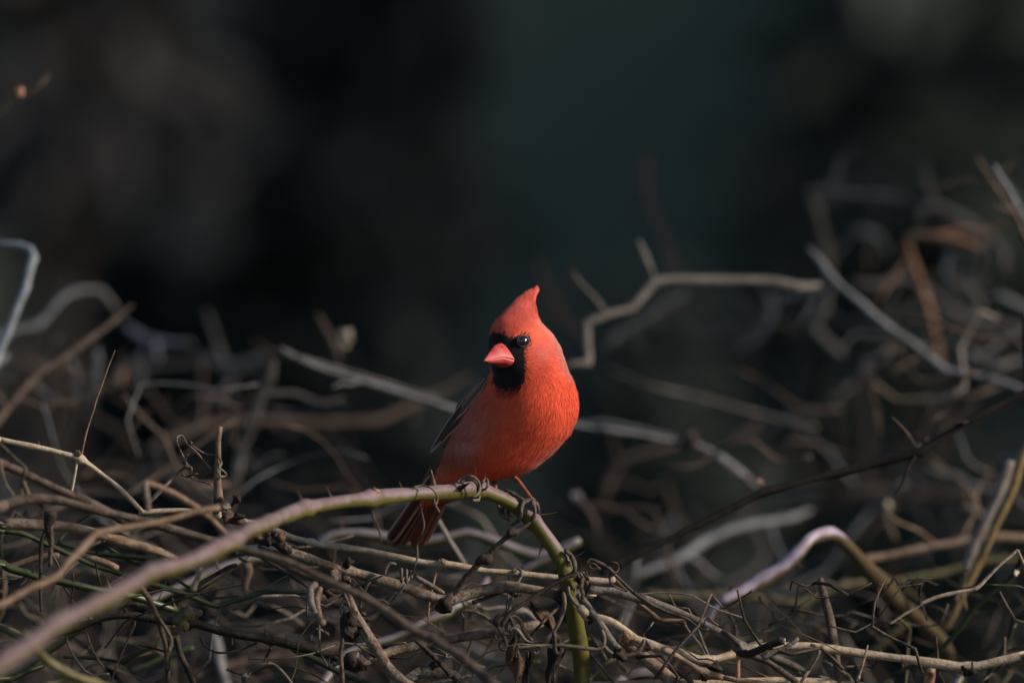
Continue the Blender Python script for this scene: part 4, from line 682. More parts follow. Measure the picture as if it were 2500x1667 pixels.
# the uncountable rest of the thicket: blurred twigs behind and below
def tangle(name, label, cnt, dr, ylim, mats, rr, seed, lr):
    rnd = random.Random(seed); V = []; Fc = []; U = []; mi = []
    for _ in range(cnt):
        d = rnd.uniform(*dr); x = rnd.uniform(-250, 2750); top = ylim(x)
        y = rnd.uniform(top, 1950); L = rnd.uniform(*lr); a = rnd.gauss(0, .75) + (math.pi if rnd.random() < .5 else 0)
        pts = []; r0 = rnd.uniform(*rr); k = 5
        for i in range(k + 1):
            y = y if y > top else top + (top - y) * .7; pts.append(px2w(x, y, d + rnd.uniform(-.02, .02))); x += math.cos(a) * L / k; y += math.sin(a) * L / k; a += rnd.gauss(0, .5)
        pa, ra = resample(pts, [r0 * S * (1 - .5 * i / k) for i in range(k + 1)], .012, .12)
        v, f, u = sweep(pa, ra, 6); b = len(V); V += v; U += u; Fc += [tuple(q + b for q in g_) for g_ in f]; mi += [rnd.randrange(len(mats))] * len(f)
    me = mesh_from(name, V, Fc, M[mats[0]])
    for q in mats[1:]: me.materials.append(M[q])
    me.polygons.foreach_set('material_index', mi); fattr(me, 'up', U)
    o = link(bpy.data.objects.new(name, me)); tag(o, label, 'twigs', kind='stuff'); return o
env = lambda x: np.interp(x, [-250, 100, 300, 620, 900, 1150, 1400, 1600, 1900, 2200, 2750], [760, 800, 860, 980, 1170, 1300, 1330, 1270, 930, 740, 660])
tangle('twig_tangle', 'mass of blurred brown and grey twigs filling the thicket behind the canes', 380, (.45, 1.6), env, ['bdark', 'bbrown', 'bgrey', 'bdark', 'bslate', 'bbrown'], (3, 9), 3, (160, 560))
env2 = lambda x: np.interp(x, [-250, 300, 700, 1200, 1600, 2200, 2750], [1230, 1260, 1360, 1440, 1440, 1400, 1320])
tangle('fine_twig_tangle', 'mass of fine dark twigs low in the bramble around the sharp canes', 430, (-.04, .5), env2, ['brown', 'tend', 'dark', 'grey', 'olive', 'brown', 'grey', 'tendg', 'dgreen', 'tend'], (1.4, 5.5), 5, (80, 420))

# ------------------------------------------------------------------ the bird (modelled in photo pixels: x, depth, -y; 1 unit = S metres)
def feather_mat(name, attr=True, col=(.5, .05, .03), rough=.85, sheen=.10):
    m, n, l, p = newmat(name)
    if attr:
        a = n.new('ShaderNodeAttribute'); a.attribute_name = 'Col'; l.new(a.outputs['Color'], p.inputs['Base Color'])
    else: p.inputs['Base Color'].default_value = (*col, 1)
    p.inputs['Roughness'].default_value = rough; p.inputs['Specular IOR Level'].default_value = 0.12
    p.inputs['Sheen Weight'].default_value = sheen; p.inputs['Sheen Roughness'].default_value = .5; p.inputs['Sheen Tint'].default_value = (1, .8, .75, 1)
    return m
M['plume'] = feather_mat('red_plumage')
M['quill'] = feather_mat('flight_feather', rough=.6, sheen=.05)

def eld(P, c, r, ax=None):
    """ellipsoid distance, c and r in px; ax rows = local axes"""
    q = P - np.array(c)
    if ax is not None: q = q @ np.array(ax).T
    r = np.array(r); k0 = np.linalg.norm(q / r, axis=1); k1 = np.linalg.norm(q / r ** 2, axis=1) + 1e-9
    return k0 * (k0 - 1) / k1
def cone(P, a, b, ra, rb, flat=None, fl=1.0):
    a = np.array(a, float); b = np.array(b, float); q = P - a; ab = b - a
    t = np.clip((q @ ab) / (ab @ ab), 0, 1); e = q - t[:, None] * ab
    if flat is not None:
        f_ = np.array(flat); s = e @ f_; e = e + np.outer(s * (fl - 1), f_)
    return np.linalg.norm(e, axis=1) - (ra + (rb - ra) * t)
def smin(a, b, k):
    h = np.clip(.5 + .5 * (b - a) / k, 0, 1); return b + (a - b) * h - k * h * (1 - h)
def axes(d):
    d = Vector(d).normalized(); u = d.cross(Vector((0, 0, 1))).normalized(); v = u.cross(d)
    return [list(d), list(u), list(v)]
FWD = np.array((-.69, -.66, -.30)); FWD /= np.linalg.norm(FWD)      # where the bill points
LAT = np.cross(FWD, (0, 0, 1)); LAT /= np.linalg.norm(LAT)          # across the head
LAT = LAT if LAT[0] > 0 else -LAT
HC = np.array((1272., -14., -840.))
TIP = np.array((1310., 30., -707.))
def field(P):
    d = eld(P, (1252, 14, -1036), (168, 128, 132), axes((.52, -.40, .62)))
    d = smin(d, eld(P, (1302, -12, -985), (108, 112, 108)), 40)
    d = smin(d, eld(P, (1225, 20, -1075), (128, 108, 96)), 40)
    d = smin(d, cone(P, (1140, 55, -1110), (1052, 150, -1215), 62, 22), 45)
    d = smin(d, eld(P, (1284, -6, -905), (94, 92, 78)), 45)
    d = smin(d, eld(P, HC, (84, 74, 74), [list(FWD), list(LAT), list(np.cross(LAT, FWD))]), 30)
    d = smin(d, cone(P, (1256, -12, -812), (1286, 8, -758), 56, 32, LAT, 1.25), 22)
    d = smin(d, cone(P, (1286, 8, -760), TIP, 31, 8, LAT, 1.6), 14)
    d = smin(d, eld(P, HC + FWD * 52 + np.array((0, 0, -14)), (34, 40, 46)), 22)
    return d
def surface_nets(lo, hi, h):
    ns = [int((b - a) / h) + 1 for a, b in zip(lo, hi)]
    ax_ = [lo[i] + h * np.arange(ns[i]) for i in range(3)]
    Gd = np.stack(np.meshgrid(*ax_, indexing='ij'), -1).reshape(-1, 3)
    val = field(Gd).reshape(ns); ins = val < 0
    cnt = np.zeros([n - 1 for n in ns]); acc = np.zeros([n - 1 for n in ns] + [3])
    base = np.stack(np.meshgrid(*[np.arange(n - 1) for n in ns], indexing='ij'), -1).astype(float)
    cor = [(i, j, k) for i in (0, 1) for j in (0, 1) for k in (0, 1)]
    g_ = lambda A, c: A[c[0]:c[0] + ns[0] - 1, c[1]:c[1] + ns[1] - 1, c[2]:c[2] + ns[2] - 1]
    for a in cor:
        for b in cor:
            if sum(abs(p - q) for p, q in zip(a, b)) == 1 and a < b:
                va, vb = g_(val, a), g_(val, b); m = g_(ins, a) != g_(ins, b)
                t = np.where(m, va / np.where(m, va - vb, 1), 0)
                p = np.array(a) + t[..., None] * (np.array(b) - np.array(a))
                acc += np.where(m[..., None], p, 0); cnt += m
    act = cnt > 0; idx = -np.ones(act.shape, int); idx[act] = np.arange(act.sum())
    V = (base[act] + acc[act] / cnt[act][:, None]) * h + np.array(lo)
    Q = []
    for axn in range(3):
        o1, o2 = (axn + 1) % 3, (axn + 2) % 3
        s0 = [slice(None)] * 3; s1 = [slice(None)] * 3; s0[axn] = slice(0, -1); s1[axn] = slice(1, None)
        cr = np.argwhere(ins[tuple(s0)] != ins[tuple(s1)])
        for c in cr:
            if c[o1] == 0 or c[o2] == 0 or c[o1] >= ns[o1] - 1 or c[o2] >= ns[o2] - 1: continue
            e1 = np.zeros(3, int); e1[o1] = 1; e2 = np.zeros(3, int); e2[o2] = 1
            q = [idx[tuple(c - e1 - e2)], idx[tuple(c - e2)], idx[tuple(c)], idx[tuple(c - e1)]]
            if min(q) < 0: continue
            Q.append(q if ins[tuple(c)] else q[::-1])
    return V, np.array(Q)
BV, BQ = surface_nets((1000, -190, -1265), (1450, 235, -690), 5.0)
# fit the outline row by row to the bird's measured outline
rowy = np.array([706, 712, 717, 737, 763, 785, 803, 820, 840, 870, 890, 905, 932, 960, 1000, 1050, 1104, 1133, 1152, 1171, 1200, 1235], float)
rowL = np.array([1297, 1282, 1272, 1249, 1223, 1205, 1197, 1193, 1192, 1194, 1197, 1196, 1188, 1172, 1142, 1108, 1082, 1072, 1062, 1050, 1034, 1020], float)
rowR_y = np.array([706, 712, 722, 741, 752, 765, 778, 792, 817, 846, 878, 903, 926, 954, 986, 1015, 1047, 1075, 1101, 1130, 1152, 1166, 1173, 1190, 1235], float)
rowR_v = np.array([1315, 1316, 1314, 1310, 1312, 1317, 1323, 1331, 1354, 1371, 1382, 1390, 1401, 1409, 1413, 1411, 1401, 1382, 1360, 1328, 1296, 1255, 1222, 1160, 1090], float)
def fit_outline():
    py = -BV[:, 2]; bins = np.arange(700, 1250, 4); Ls = np.full(len(bins), np.nan); Rs = Ls.copy()
    for i, b in enumerate(bins):
        m = np.abs(py - b) < 5
        if m.any(): Ls[i] = BV[m, 0].min(); Rs[i] = BV[m, 0].max()
    ok = ~np.isnan(Ls); ker = np.array([1, 2, 3, 4, 5, 4, 3, 2, 1]) / 25
    sm = lambda a: np.convolve(np.pad(a, 4, mode='edge'), ker, mode='valid')
    L0 = np.interp(py, bins[ok], sm(Ls[ok])); R0 = np.interp(py, bins[ok], sm(Rs[ok]))
    LT = np.interp(py, rowy, rowL) + 1; RT = np.interp(py, rowR_y, rowR_v) - 2
    BV[:, 0] = (LT + RT) / 2 + (BV[:, 0] - (L0 + R0) / 2) * np.clip((RT - LT) / np.maximum(R0 - L0, 2), .4, 2.0)
fit_outline()
# vertex normals
def vnormals(V, Q):
    N = np.zeros_like(V); fn = np.cross(V[Q[:, 2]] - V[Q[:, 0]], V[Q[:, 3]] - V[Q[:, 1]])
    for k in range(4): np.add.at(N, Q[:, k], fn)
    return N / (np.linalg.norm(N, axis=1)[:, None] + 1e-9), fn
# light smoothing
def relax(n_, k_=.45):
    for it in range(n_):
        nb[:] = 0; nc[:] = 0
        for k in range(4):
            a, b = BQ[:, k], BQ[:, (k + 1) % 4]
            np.add.at(nb, a, BV[b]); np.add.at(nb, b, BV[a]); np.add.at(nc, a, 1); np.add.at(nc, b, 1)
        BV[:] = BV + k_ * (nb / np.maximum(nc, 1)[:, None] - BV)
nb = np.zeros_like(BV); nc = np.zeros(len(BV))
relax(3)
fit_outline(); relax(2)
BN, fn = vnormals(BV, BQ)
if (BN * (BV - BV.mean(0))).sum() < 0: BN = -BN; BQ = BQ[:, ::-1]; fn = -fn

for it in range(10):                       # soft normals for the plumage
    nb[:] = 0
    for k in range(4):
        a_, b_ = BQ[:, k], BQ[:, (k + 1) % 4]; np.add.at(nb, a_, BN[b_]); np.add.at(nb, b_, BN[a_])
    BN = BN + nb; BN /= np.linalg.norm(BN, axis=1)[:, None] + 1e-9

def inpoly(x, y, poly):
    r = np.zeros(len(x), bool); n = len(poly)
    for i in range(n):
        x1, y1 = poly[i]; x2, y2 = poly[(i + 1) % n]
        c = ((y1 > y) != (y2 > y)) & (x < (x2 - x1) * (y - y1) / (y2 - y1 + 1e-9) + x1); r ^= c
    return r
MASK = B2([(120, 690), (225, 680), (300, 655), (370, 652), (440, 690), (490, 712), (540, 715), (590, 692), (650, 672), (715, 688), (748, 735), (735, 790), (695, 830), (668, 880), (672, 960), (685, 1060), (690, 1170), (690, 1250), (640, 1310), (560, 1340), (470, 1345), (380, 1320), (310, 1270), (280, 1180), (258, 1060), (230, 1000), (150, 1000)])
def sstep(a, b, x): t = np.clip((x - a) / (b - a), 0, 1); return t * t * (3 - 2 * t)
def pnoise(P, f, s):
    return (np.sin(P[:, 0] * f + s) * np.sin(P[:, 1] * f * 1.1 + s * 2) + np.sin(P[:, 2] * f * .9 + s * 3) * np.sin((P[:, 0] + P[:, 1]) * f * .7 + s)) * .5
def lerpc(a, b, t): return a * (1 - t[:, None]) + np.array(b)[None, :] * t[:, None]
def plumage_colour(P, N, jit=0.0):
    x = P[:, 0]; y = -P[:, 2]
    c = np.tile(np.array((.62, .078, .038)), (len(P), 1))
    nz = pnoise(P, .06, 1.0); nz2 = pnoise(P, .15, 4.0)
    head = 1 - sstep(850, 930, y)
    c = lerpc(c, (.56, .085, .055), head)
    crest = 1 - sstep(745, 815, y)
    c = lerpc(c, (.44, .075, .062), crest * .9)
    c = lerpc(c, (.60, .13, .065), np.exp(-((x - 1305) ** 2 / 700 + (y - 815) ** 2 / 300)) * .55)
    ear = np.exp(-((x - 1322) ** 2 / 900 + (y - 862) ** 2 / 500)); c = lerpc(c, (.42, .14, .13), ear * .35 * (1 + nz2))
    nape = sstep(-35, 0, x - np.interp(y, rowR_y, rowR_v)) * (1 - sstep(905, 935, y)) * sstep(775, 800, y); c = lerpc(c, (.36, .20, .18), np.clip(nape, 0, 1) * .75)
    # duller flank and lower belly, greyer towards the wing
    fl = sstep(0, 150, np.interp(y, rowy, rowL) + 165 - x) * sstep(930, 1010, y); c = lerpc(c, (.34, .085, .055), fl * .8)
    gr = np.exp(-((x - np.interp(y, rowy, rowL) - 45) ** 2 / 1300)) * sstep(990, 1040, y) * (1 - sstep(1120, 1150, y)); c = lerpc(c, (.36, .165, .135), np.clip(gr * (.6 + .5 * nz2), 0, 1))
    lo = sstep(1090, 1160, y); c = lerpc(c, (.50, .045, .022), lo * .6)
    under = 1 - sstep(1075, 1110, x); c = lerpc(c, (.42, .085, .04), under * sstep(1090, 1120, y))
    back = sstep(70, 125, P[:, 1]) * sstep(870, 930, y); c = lerpc(c, (.17, .085, .075), back * (1 - sstep(1120, 1160, y)) * .9)
    c *= (1 + .16 * nz + .08 * nz2)[:, None]
    jx = x + (rng.normal(0, 2.4, len(x)) if jit else 0); jy = y + (rng.normal(0, 3.2, len(x)) if jit else 0)
    mk = inpoly(jx, jy, MASK) & ((N[:, 1] < .35) | (x < 1215)) & (P[:, 1] < 10)
    fade = mk & (y > 925)
    c[mk] = (.0075, .0078, .009)
    edge = (~mk) & inpoly(jx, jy, [(1205, 925), (1275, 925), (1278, 950), (1250, 962), (1220, 955)]) & (P[:, 1] < 0); c[edge] = c[edge] * .45
    if jit: c *= (1 + rng.normal(0, 1, len(x)) * jit * (1 + .8 * crest))[:, None].clip(.5, 1.6)
    return np.clip(c, .003, .9)

BO = np.array((1250., 0., -1171.))                 # bird base in px
def bw(V):                                         # px -> metres relative to the bird's base
    return (np.asarray(V, float) - BO) * S
bird = bpy.data.objects.new('cardinal_bird', None); link(bird); bird.location = px2w(1250, 1171, 0) + Vector((0, .02, 0)); bird.empty_display_size = .03
tag(bird, 'red crested bird with a black face mask and pink bill perched on the vine', 'bird')
me = mesh_from('body', bw(BV), [tuple(int(i) for i in q) for q in BQ], M['plume']); cattr(me, 'Col', plumage_colour(BV, BN))
body = link(bpy.data.objects.new('body', me), bird)

# short feathers lying over the body
def make_feathers(cnt):
    area = np.linalg.norm(fn, axis=1); fc = BV[BQ].mean(1); area = area * np.where((fc[:, 1] < 90), 1.0, .4)
    ci = rng.choice(len(BQ), cnt, p=area / area.sum()); q = BQ[ci]
    u = rng.random((cnt, 1)); v = rng.random((cnt, 1))
    P = (BV[q[:, 0]] * (1 - u) + BV[q[:, 1]] * u) * (1 - v) + (BV[q[:, 3]] * (1 - u) + BV[q[:, 2]] * u) * v
    N = (BN[q[:, 0]] * (1 - u) + BN[q[:, 1]] * u) * (1 - v) + (BN[q[:, 3]] * (1 - u) + BN[q[:, 2]] * u) * v
    N /= np.linalg.norm(N, axis=1)[:, None]
    y = -P[:, 2]; x = P[:, 0]
    bb = HC + FWD * 78 + np.array((0, 0, -14))
    fh = P - bb; fh /= np.linalg.norm(fh, axis=1)[:, None]
    cr = (1 - sstep(770, 840, y))[:, None]; tipd = (TIP + np.array((14, 26, 60))) - P; tipd /= np.linalg.norm(tipd, axis=1)[:, None]
    fh = fh * (1 - cr) + tipd * cr
    fb = np.tile(np.array((-.34, .30, -.86)), (cnt, 1)); fb[:, 0] -= .35 * sstep(1080, 1170, y); 
    h = sstep(860, 960, y)[:, None]
    fl = fh * (1 - h) + fb * h
    fl += .13 * np.stack([pnoise(P, .045, 2), pnoise(P, .05, 5), pnoise(P, .04, 8)], 1) + rng.normal(0, .13, (cnt, 3))
    fl -= N * (fl * N).sum(1)[:, None]; fl /= np.linalg.norm(fl, axis=1)[:, None] + 1e-9
    tipm = y < 720
    if tipm.any():                        # ragged wisps at the point of the crest
        k = int(tipm.sum()); N[tipm] = N[tipm] * .25 + np.array((.35, -.85, .1)); N[tipm] /= np.linalg.norm(N[tipm], axis=1)[:, None]
        ff = np.array((.42, .28, .85)) + rng.normal(0, .14, (k, 3)); ff -= N[tipm] * (ff * N[tipm]).sum(1)[:, None]; fl[tipm] = ff / np.linalg.norm(ff, axis=1)[:, None]
    sd_ = np.cross(N, fl)
    Ln = (13 + 11 * sstep(850, 960, y)) * rng.uniform(.75, 1.3, cnt); Ln = Ln + 7 * (1 - sstep(725, 785, y))
    mk = inpoly(x, y, MASK); Ln[mk] *= .7
    Ln[tipm] = rng.uniform(5, 11, int(tipm.sum()))
    W = .85 * rng.uniform(.7, 1.3, cnt) * (1 + .5 * sstep(900, 980, y))
    lift = rng.uniform(.4, 1.7, cnt) * (.6 + .5 * sstep(860, 960, y)); wsp = rng.random(cnt) < .05; lift[wsp] *= 3.2; W[wsp] *= .6
    ct = (y < 775) & (y > 728) & (rng.random(cnt) < .16); Ln[ct] *= 1.5; lift[ct] += 2.0; W[ct] *= .6
    A = P - N * .8; Bm = P + fl * (Ln * .55)[:, None] + N * (lift * .9)[:, None]; T = P + fl * Ln[:, None] + N * lift[:, None]
    VV = np.empty((cnt, 5, 3)); VV[:, 0] = A - sd_ * W[:, None]; VV[:, 1] = A + sd_ * W[:, None]; VV[:, 2] = Bm - sd_ * (W * .75)[:, None]; VV[:, 3] = Bm + sd_ * (W * .75)[:, None]; VV[:, 4] = T
    col = plumage_colour(P, N, .07)
    NN = N + .08 * fl + rng.normal(0, .045, (cnt, 3)); NN /= np.linalg.norm(NN, axis=1)[:, None]
    me = bpy.data.meshes.new('plumage'); nv = cnt * 5
    me.vertices.add(nv); me.vertices.foreach_set('co', bw(VV.reshape(-1, 3)).astype(np.float32).ravel())
    b = np.arange(cnt)[:, None] * 5
    loops = np.concatenate([b + np.array([[0, 2, 3, 1]]), b + np.array([[2, 4, 3]])], 1).ravel()
    me.loops.add(len(loops)); me.loops.foreach_set('vertex_index', loops.astype(np.int32))
    st = (np.arange(cnt)[:, None] * 7 + np.array([[0, 4]])).ravel(); me.polygons.add(cnt * 2)
    me.polygons.foreach_set('loop_start', st.astype(np.int32)); me.polygons.foreach_set('loop_total', np.tile([4, 3], cnt).astype(np.int32))
    me.polygons.foreach_set('use_smooth', np.ones(cnt * 2, bool))
    me.update(calc_edges=True); me.materials.append(M['plume'])
    cc = np.repeat(col, 5, 0).reshape(cnt, 5, 3); cc[:, 0:2] *= .92; cc[:, 4] = cc[:, 4] * 1.04
    cattr(me, 'Col', cc.reshape(-1, 3))
    me.normals_split_custom_set_from_vertices(np.repeat(NN, 5, 0).astype(np.float32).tolist())
    o = link(bpy.data.objects.new('plumage', me), body); o['kind'] = 'stuff'
    return o
make_feathers(90000)

def surf_depth(x, y):
    m = (np.abs(BV[:, 0] - x) < 8) & (np.abs(-BV[:, 2] - y) < 8)
    return BV[m, 1].min()
def simple_mat(name, col, rough, spec=.5, sub=0, coat=0):
    m, n, l, p = newmat(name); p.inputs['Base Color'].default_value = (*col, 1); p.inputs['Roughness'].default_value = rough; p.inputs['Specular IOR Level'].default_value = spec
    if coat: p.inputs['Coat Weight'].default_value = coat; p.inputs['Coat Roughness'].default_value = .04
    if sub: p.inputs['Subsurface Weight'].default_value = sub; p.inputs['Subsurface Radius'].default_value = (.002, .0006, .0004); p.inputs['Subsurface Scale'].default_value = 1
    return m
def ball(name, c, r, mat, parent, nu=20, nv=14):
    v = []; f = []
    for j in range(nv + 1):
        for i in range(nu):
            a = 2 * math.pi * i / nu; b = math.pi * j / nv
            v.append(bw(np.array(c) + r * np.array((math.sin(b) * math.cos(a), math.sin(b) * math.sin(a), math.cos(b)))))
    for j in range(nv):
        for i in range(nu): f.append((j * nu + i, (j + 1) * nu + i, (j + 1) * nu + (i + 1) % nu, j * nu + (i + 1) % nu))
    return link(bpy.data.objects.new(name, mesh_from(name, v, f, mat)), parent)
def btube(name, pts, rad, mat, parent, n=8, rough=.05, step=4):
    P = [Vector(bw(p)) for p in pts]
    pa, ra = resample(P, [r * S for r in rad], step * S); v, f, up = sweep(pa, ra, n, rough=rough)
    me = mesh_from(name, v, f, mat); fattr(me, 'up', up)
    return link(bpy.data.objects.new(name, me), parent)
M['eye'] = simple_mat('dark_eye', (.006, .004, .004), .06, .6, coat=1.0)
M['lid'] = simple_mat('eye_ring_skin', (.045, .045, .05), .5)
ex, ey = 1277., 833.; ed = surf_depth(ex, ey)
en = np.array((.22, -.97, .05)); en /= np.linalg.norm(en)
eye_c = np.array((ex, ed, -ey)) - en * 4.5
eye = ball('eye', eye_c, 14.5, M['eye'], body)
e1 = np.cross(en, (0, 0, 1)); e1 /= np.linalg.norm(e1); e2 = np.cross(en, e1)
btube('eye_ring', [eye_c + en * 6.5 + (e1 * math.cos(a) + e2 * math.sin(a) * .95) * 14.2 for a in np.linspace(0, 2 * math.pi, 25)], [1.7] * 25, M['lid'], body, n=6, step=3)

# bill: two mandibles
m_, n_, l_, p_ = newmat('pink_red_bill'); M['bill'] = m_
tc_ = n_.new('ShaderNodeTexCoord'); no_ = n_.new('ShaderNodeTexNoise'); no_.inputs['Scale'].default_value = 160; l_.new(tc_.outputs['Object'], no_.inputs['Vector'])
cr_ = n_.new('ShaderNodeValToRGB'); cr_.color_ramp.elements[0].color = (.37, .03, .033, 1); cr_.color_ramp.elements[1].color = (.45, .07, .08, 1)
cr_.color_ramp.elements[0].position = .35; cr_.color_ramp.elements[1].position = .7
l_.new(no_.outputs['Fac'], cr_.inputs['Fac']); l_.new(cr_.outputs[0], p_.inputs['Base Color']); p_.inputs['Roughness'].default_value = .45; p_.inputs['Specular IOR Level'].default_value = .35
p_.inputs['Subsurface Weight'].default_value = .15; p_.inputs['Subsurface Radius'].default_value = (.002, .0006, .0005)
UPH = np.cross(LAT, FWD); UPH = UPH if UPH[2] > 0 else -UPH
tipP = np.array((1182., 0, -881.)); 
bd = surf_depth(1232, 868)
BB = np.array((1229., bd + 10, -862.))              # base centre of the bill
tipP[1] = BB[1] - 60
bf = tipP - BB; BL = np.linalg.norm(bf); bf /= BL; bl = LAT - bf * (LAT @ bf); bl /= np.linalg.norm(bl); bu = np.cross(bl, bf); bu = bu if bu[2] > 0 else -bu
def mandible(name, upper):
    v = []; f = []; nt, na = 14, 13
    for i in range(nt):
        t = i / (nt - 1) * (1 if upper else .93)
        w_ = 31 * max(1 - t, 0) ** .95 + .6; 
        hgt_ = (42 * max(1 - t, 0) ** .88 if upper else 27 * max(1 - t / .95, 0) ** .6) + .6
        # gape line: angled down at the base, nearly straight to the tip
        gz = -7 + 6 * t + (-10 * max(0, .35 - t) / .35)
        drop = -6 * t * t if upper else -3 * t * t
        cen = BB + bf * (BL * t) + bu * (gz * (1 - t) + drop * (1 - t) * .6)
        for k in range(na):
            a = math.pi * k / (na - 1)
            off = bl * math.cos(a) * w_ + bu * ((1 - abs(math.cos(a)) ** 1.6) * hgt_ if upper else -math.sin(a) ** .8 * hgt_)
            if not upper: off *= .93
            v.append(cen + off)
        v.append(cen - bu * .2)
    row = na + 1
    for i in range(nt - 1):
        for k in range(row):
            q = (i * row + k, i * row + (k + 1) % row, (i + 1) * row + (k + 1) % row, (i + 1) * row + k)
            f.append(q if upper else q[::-1])
    me = mesh_from(name, bw(np.array(v)), f, M['bill'])
    return link(bpy.data.objects.new(name, me), bill)
bill = bpy.data.objects.new('bill', None); link(bill, bird)
mandible('upper_mandible', True); mandible('lower_mandible', False)
for sgn in (1, -1): ball('nostril', BB + bf * 9 + bu * 22 + bl * sgn * 17.5, 2.4, M['eye'], bill, 8, 6)

# flight feathers: flat blades with a shaft and a paler rim
def blade(name, a, b, wid, nrm, parent, c_in, c_rim, bend=0., rimw=.8, nt=14, root=.55, thick=.9, outer=None, sidev=None):
    a = np.array(a, float); b = np.array(b, float); ax = b - a; L = np.linalg.norm(ax); ax /= L
    nrm = np.array(nrm, float); nrm -= ax * (nrm @ ax); nrm /= np.linalg.norm(nrm); sv = np.cross(ax, nrm)
    us = [-1, -.86, -.5, 0, .5, .86, 1]; v = []; c = []
    for i in range(nt):
        t = i / (nt - 1); w_ = wid * (root + (1 - root) * min(t / .45, 1)) * (1 if t < .86 else math.sqrt(max(1 - ((t - .86) / .142) ** 2, .0)) + .02)
        cen = a + ax * L * t + nrm * bend * math.sin(math.pi * t)
        for u in us:
            v.append(cen + sv * u * w_ - nrm * (abs(u) ** 2) * wid * .16 + nrm * (1.2 if u == 0 else 0))
            rim = abs(u) > rimw or t > .965
            c.append(c_rim if rim else (np.array(c_in) * (1.0 if u >= 0 else .72)))
    f = []; k = len(us)
    for i in range(nt - 1):
        for j in range(k - 1): f.append((i * k + j, i * k + j + 1, (i + 1) * k + j + 1, (i + 1) * k + j))
    me = mesh_from(name, bw(np.array(v)), f, M['quill']); cattr(me, 'Col', np.array([np.array(q) for q in c]))
    o = link(bpy.data.objects.new(name, me), parent); mo = o.modifiers.new('thickness', 'SOLIDIFY'); mo.thickness = thick * S; mo.offset = 0
    return o
wing = bpy.data.objects.new('wing', None); link(wing, bird)
# folded wing on the near side: coverts shell, then the stacked flight feathers
def shell(name, rows, parent, col, thick=5):
    nu = len(rows[0]); v = [p for r in rows for p in r]; f = []
    for i in range(len(rows) - 1):
        for j in range(nu - 1): f.append((i * nu + j, i * nu + j + 1, (i + 1) * nu + j + 1, (i + 1) * nu + j))
    V = np.array(v, float); me = mesh_from(name, bw(V), f, M['quill'])
    nz = pnoise(V, .09, 3) * .25; cattr(me, 'Col', np.array(col)[None, :] * (1 + nz)[:, None])
    o = link(bpy.data.objects.new(name, me), parent)
    mo = o.modifiers.new('sub', 'SUBSURF'); mo.levels = 2; mo.render_levels = 2
    mo = o.modifiers.new('thickness', 'SOLIDIFY'); mo.thickness = thick * S; mo.offset = -1
    return o
# centre line of the wing edge and its inner (front) edge, px with depth
edge = [(1189, 30, -902), (1166, 42, -922), (1143, 52, -955), (1115, 64, -993), (1093, 76, -1028), (1076, 88, -1058), (1064, 98, -1084)]
inner = [(1196, 0, -930), (1182, -6, -952), (1164, 2, -985), (1142, 14, -1022), (1122, 30, -1050), (1102, 52, -1072), (1080, 78, -1092)]
backr = [(1215, 80, -900), (1200, 95, -925), (1180, 108, -960), (1152, 118, -1000), (1125, 122, -1035), (1100, 124, -1065), (1076, 122, -1090)]
rows = []
for i in range(7):
    A_, E_, K_ = map(np.array, (inner[i], edge[i], backr[i])); 
    rows.append([A_, A_ * .5 + E_ * .5 + np.array((-6, -2, 4)), E_, E_ * .5 + K_ * .5 + np.array((-5, 0, 5)), K_])
shell('wing_coverts', [[p + np.array((11, 10, -6)) for p in r_] for r_ in rows], wing, (.085, .05, .042))
wn = np.array((-.62, -.72, .28))
for k in range(8):
    t = k / 7
    a = np.array((1162 - 20 * t, 18 + 28 * t, -970 - 4 * t)); b = np.array((1088 - 33 * t, 64 + 30 * t, -1066 - 42 * t))
    if k < 4: a = a + np.array((8, -12, -14))
    blade('wing_feather', a + wn * (2 + k * .6), b + wn * (3 + .8 * k), 9.5 - 3 * t, wn, wing, (.022, .013, .012) if k % 2 else (.05, .020, .016), (.42, .17, .12) if k < 5 else (.42, .36, .33), bend=4, rimw=.7)
for k in range(9):                                       # covert feathers
    t = k / 8; a = np.array((1188 - 40 * t, 14 + 20 * t, -925 - 48 * t)); b = a + np.array((-26, 12, -48))
    blade('covert_feather', a + wn * 3, b + wn * 4, 10, wn, wing, (.10, .056, .048), (.28, .17, .14), bend=3)
    a2 = a + np.array((-12, 22, 6)); blade('covert_feather', a2 + wn * 4, a2 + np.array((-24, 14, -44)) + wn * 4, 9, np.array((-.8, -.45, .4)), wing, (.085, .055, .05), (.24, .16, .14), bend=3)
# the far wing, folded on the bird's other side
wing2 = bpy.data.objects.new('wing', None); link(wing2, bird)
rows = []
for i in range(6):
    t = i / 5; rows.append([np.array((1372 - 190 * t - 40 * t * t + q[0], 70 + 75 * t + q[1], -935 - 150 * t + q[2])) for q in ((-4, -10, -35), (6, 8, -8), (0, 28, 12), (-25, 46, 22))])
shell('wing_coverts', rows, wing2, (.13, .062, .052))
for k in range(5):
    a = np.array((1250 - 6 * k, 136 + 2 * k, -1015 + 3 * k)); blade('wing_feather', a, a + np.array((-130 - 5 * k, 50, -130)), 11, (.2, .9, .4), wing2, (.06, .025, .02), (.30, .14, .11), bend=4)
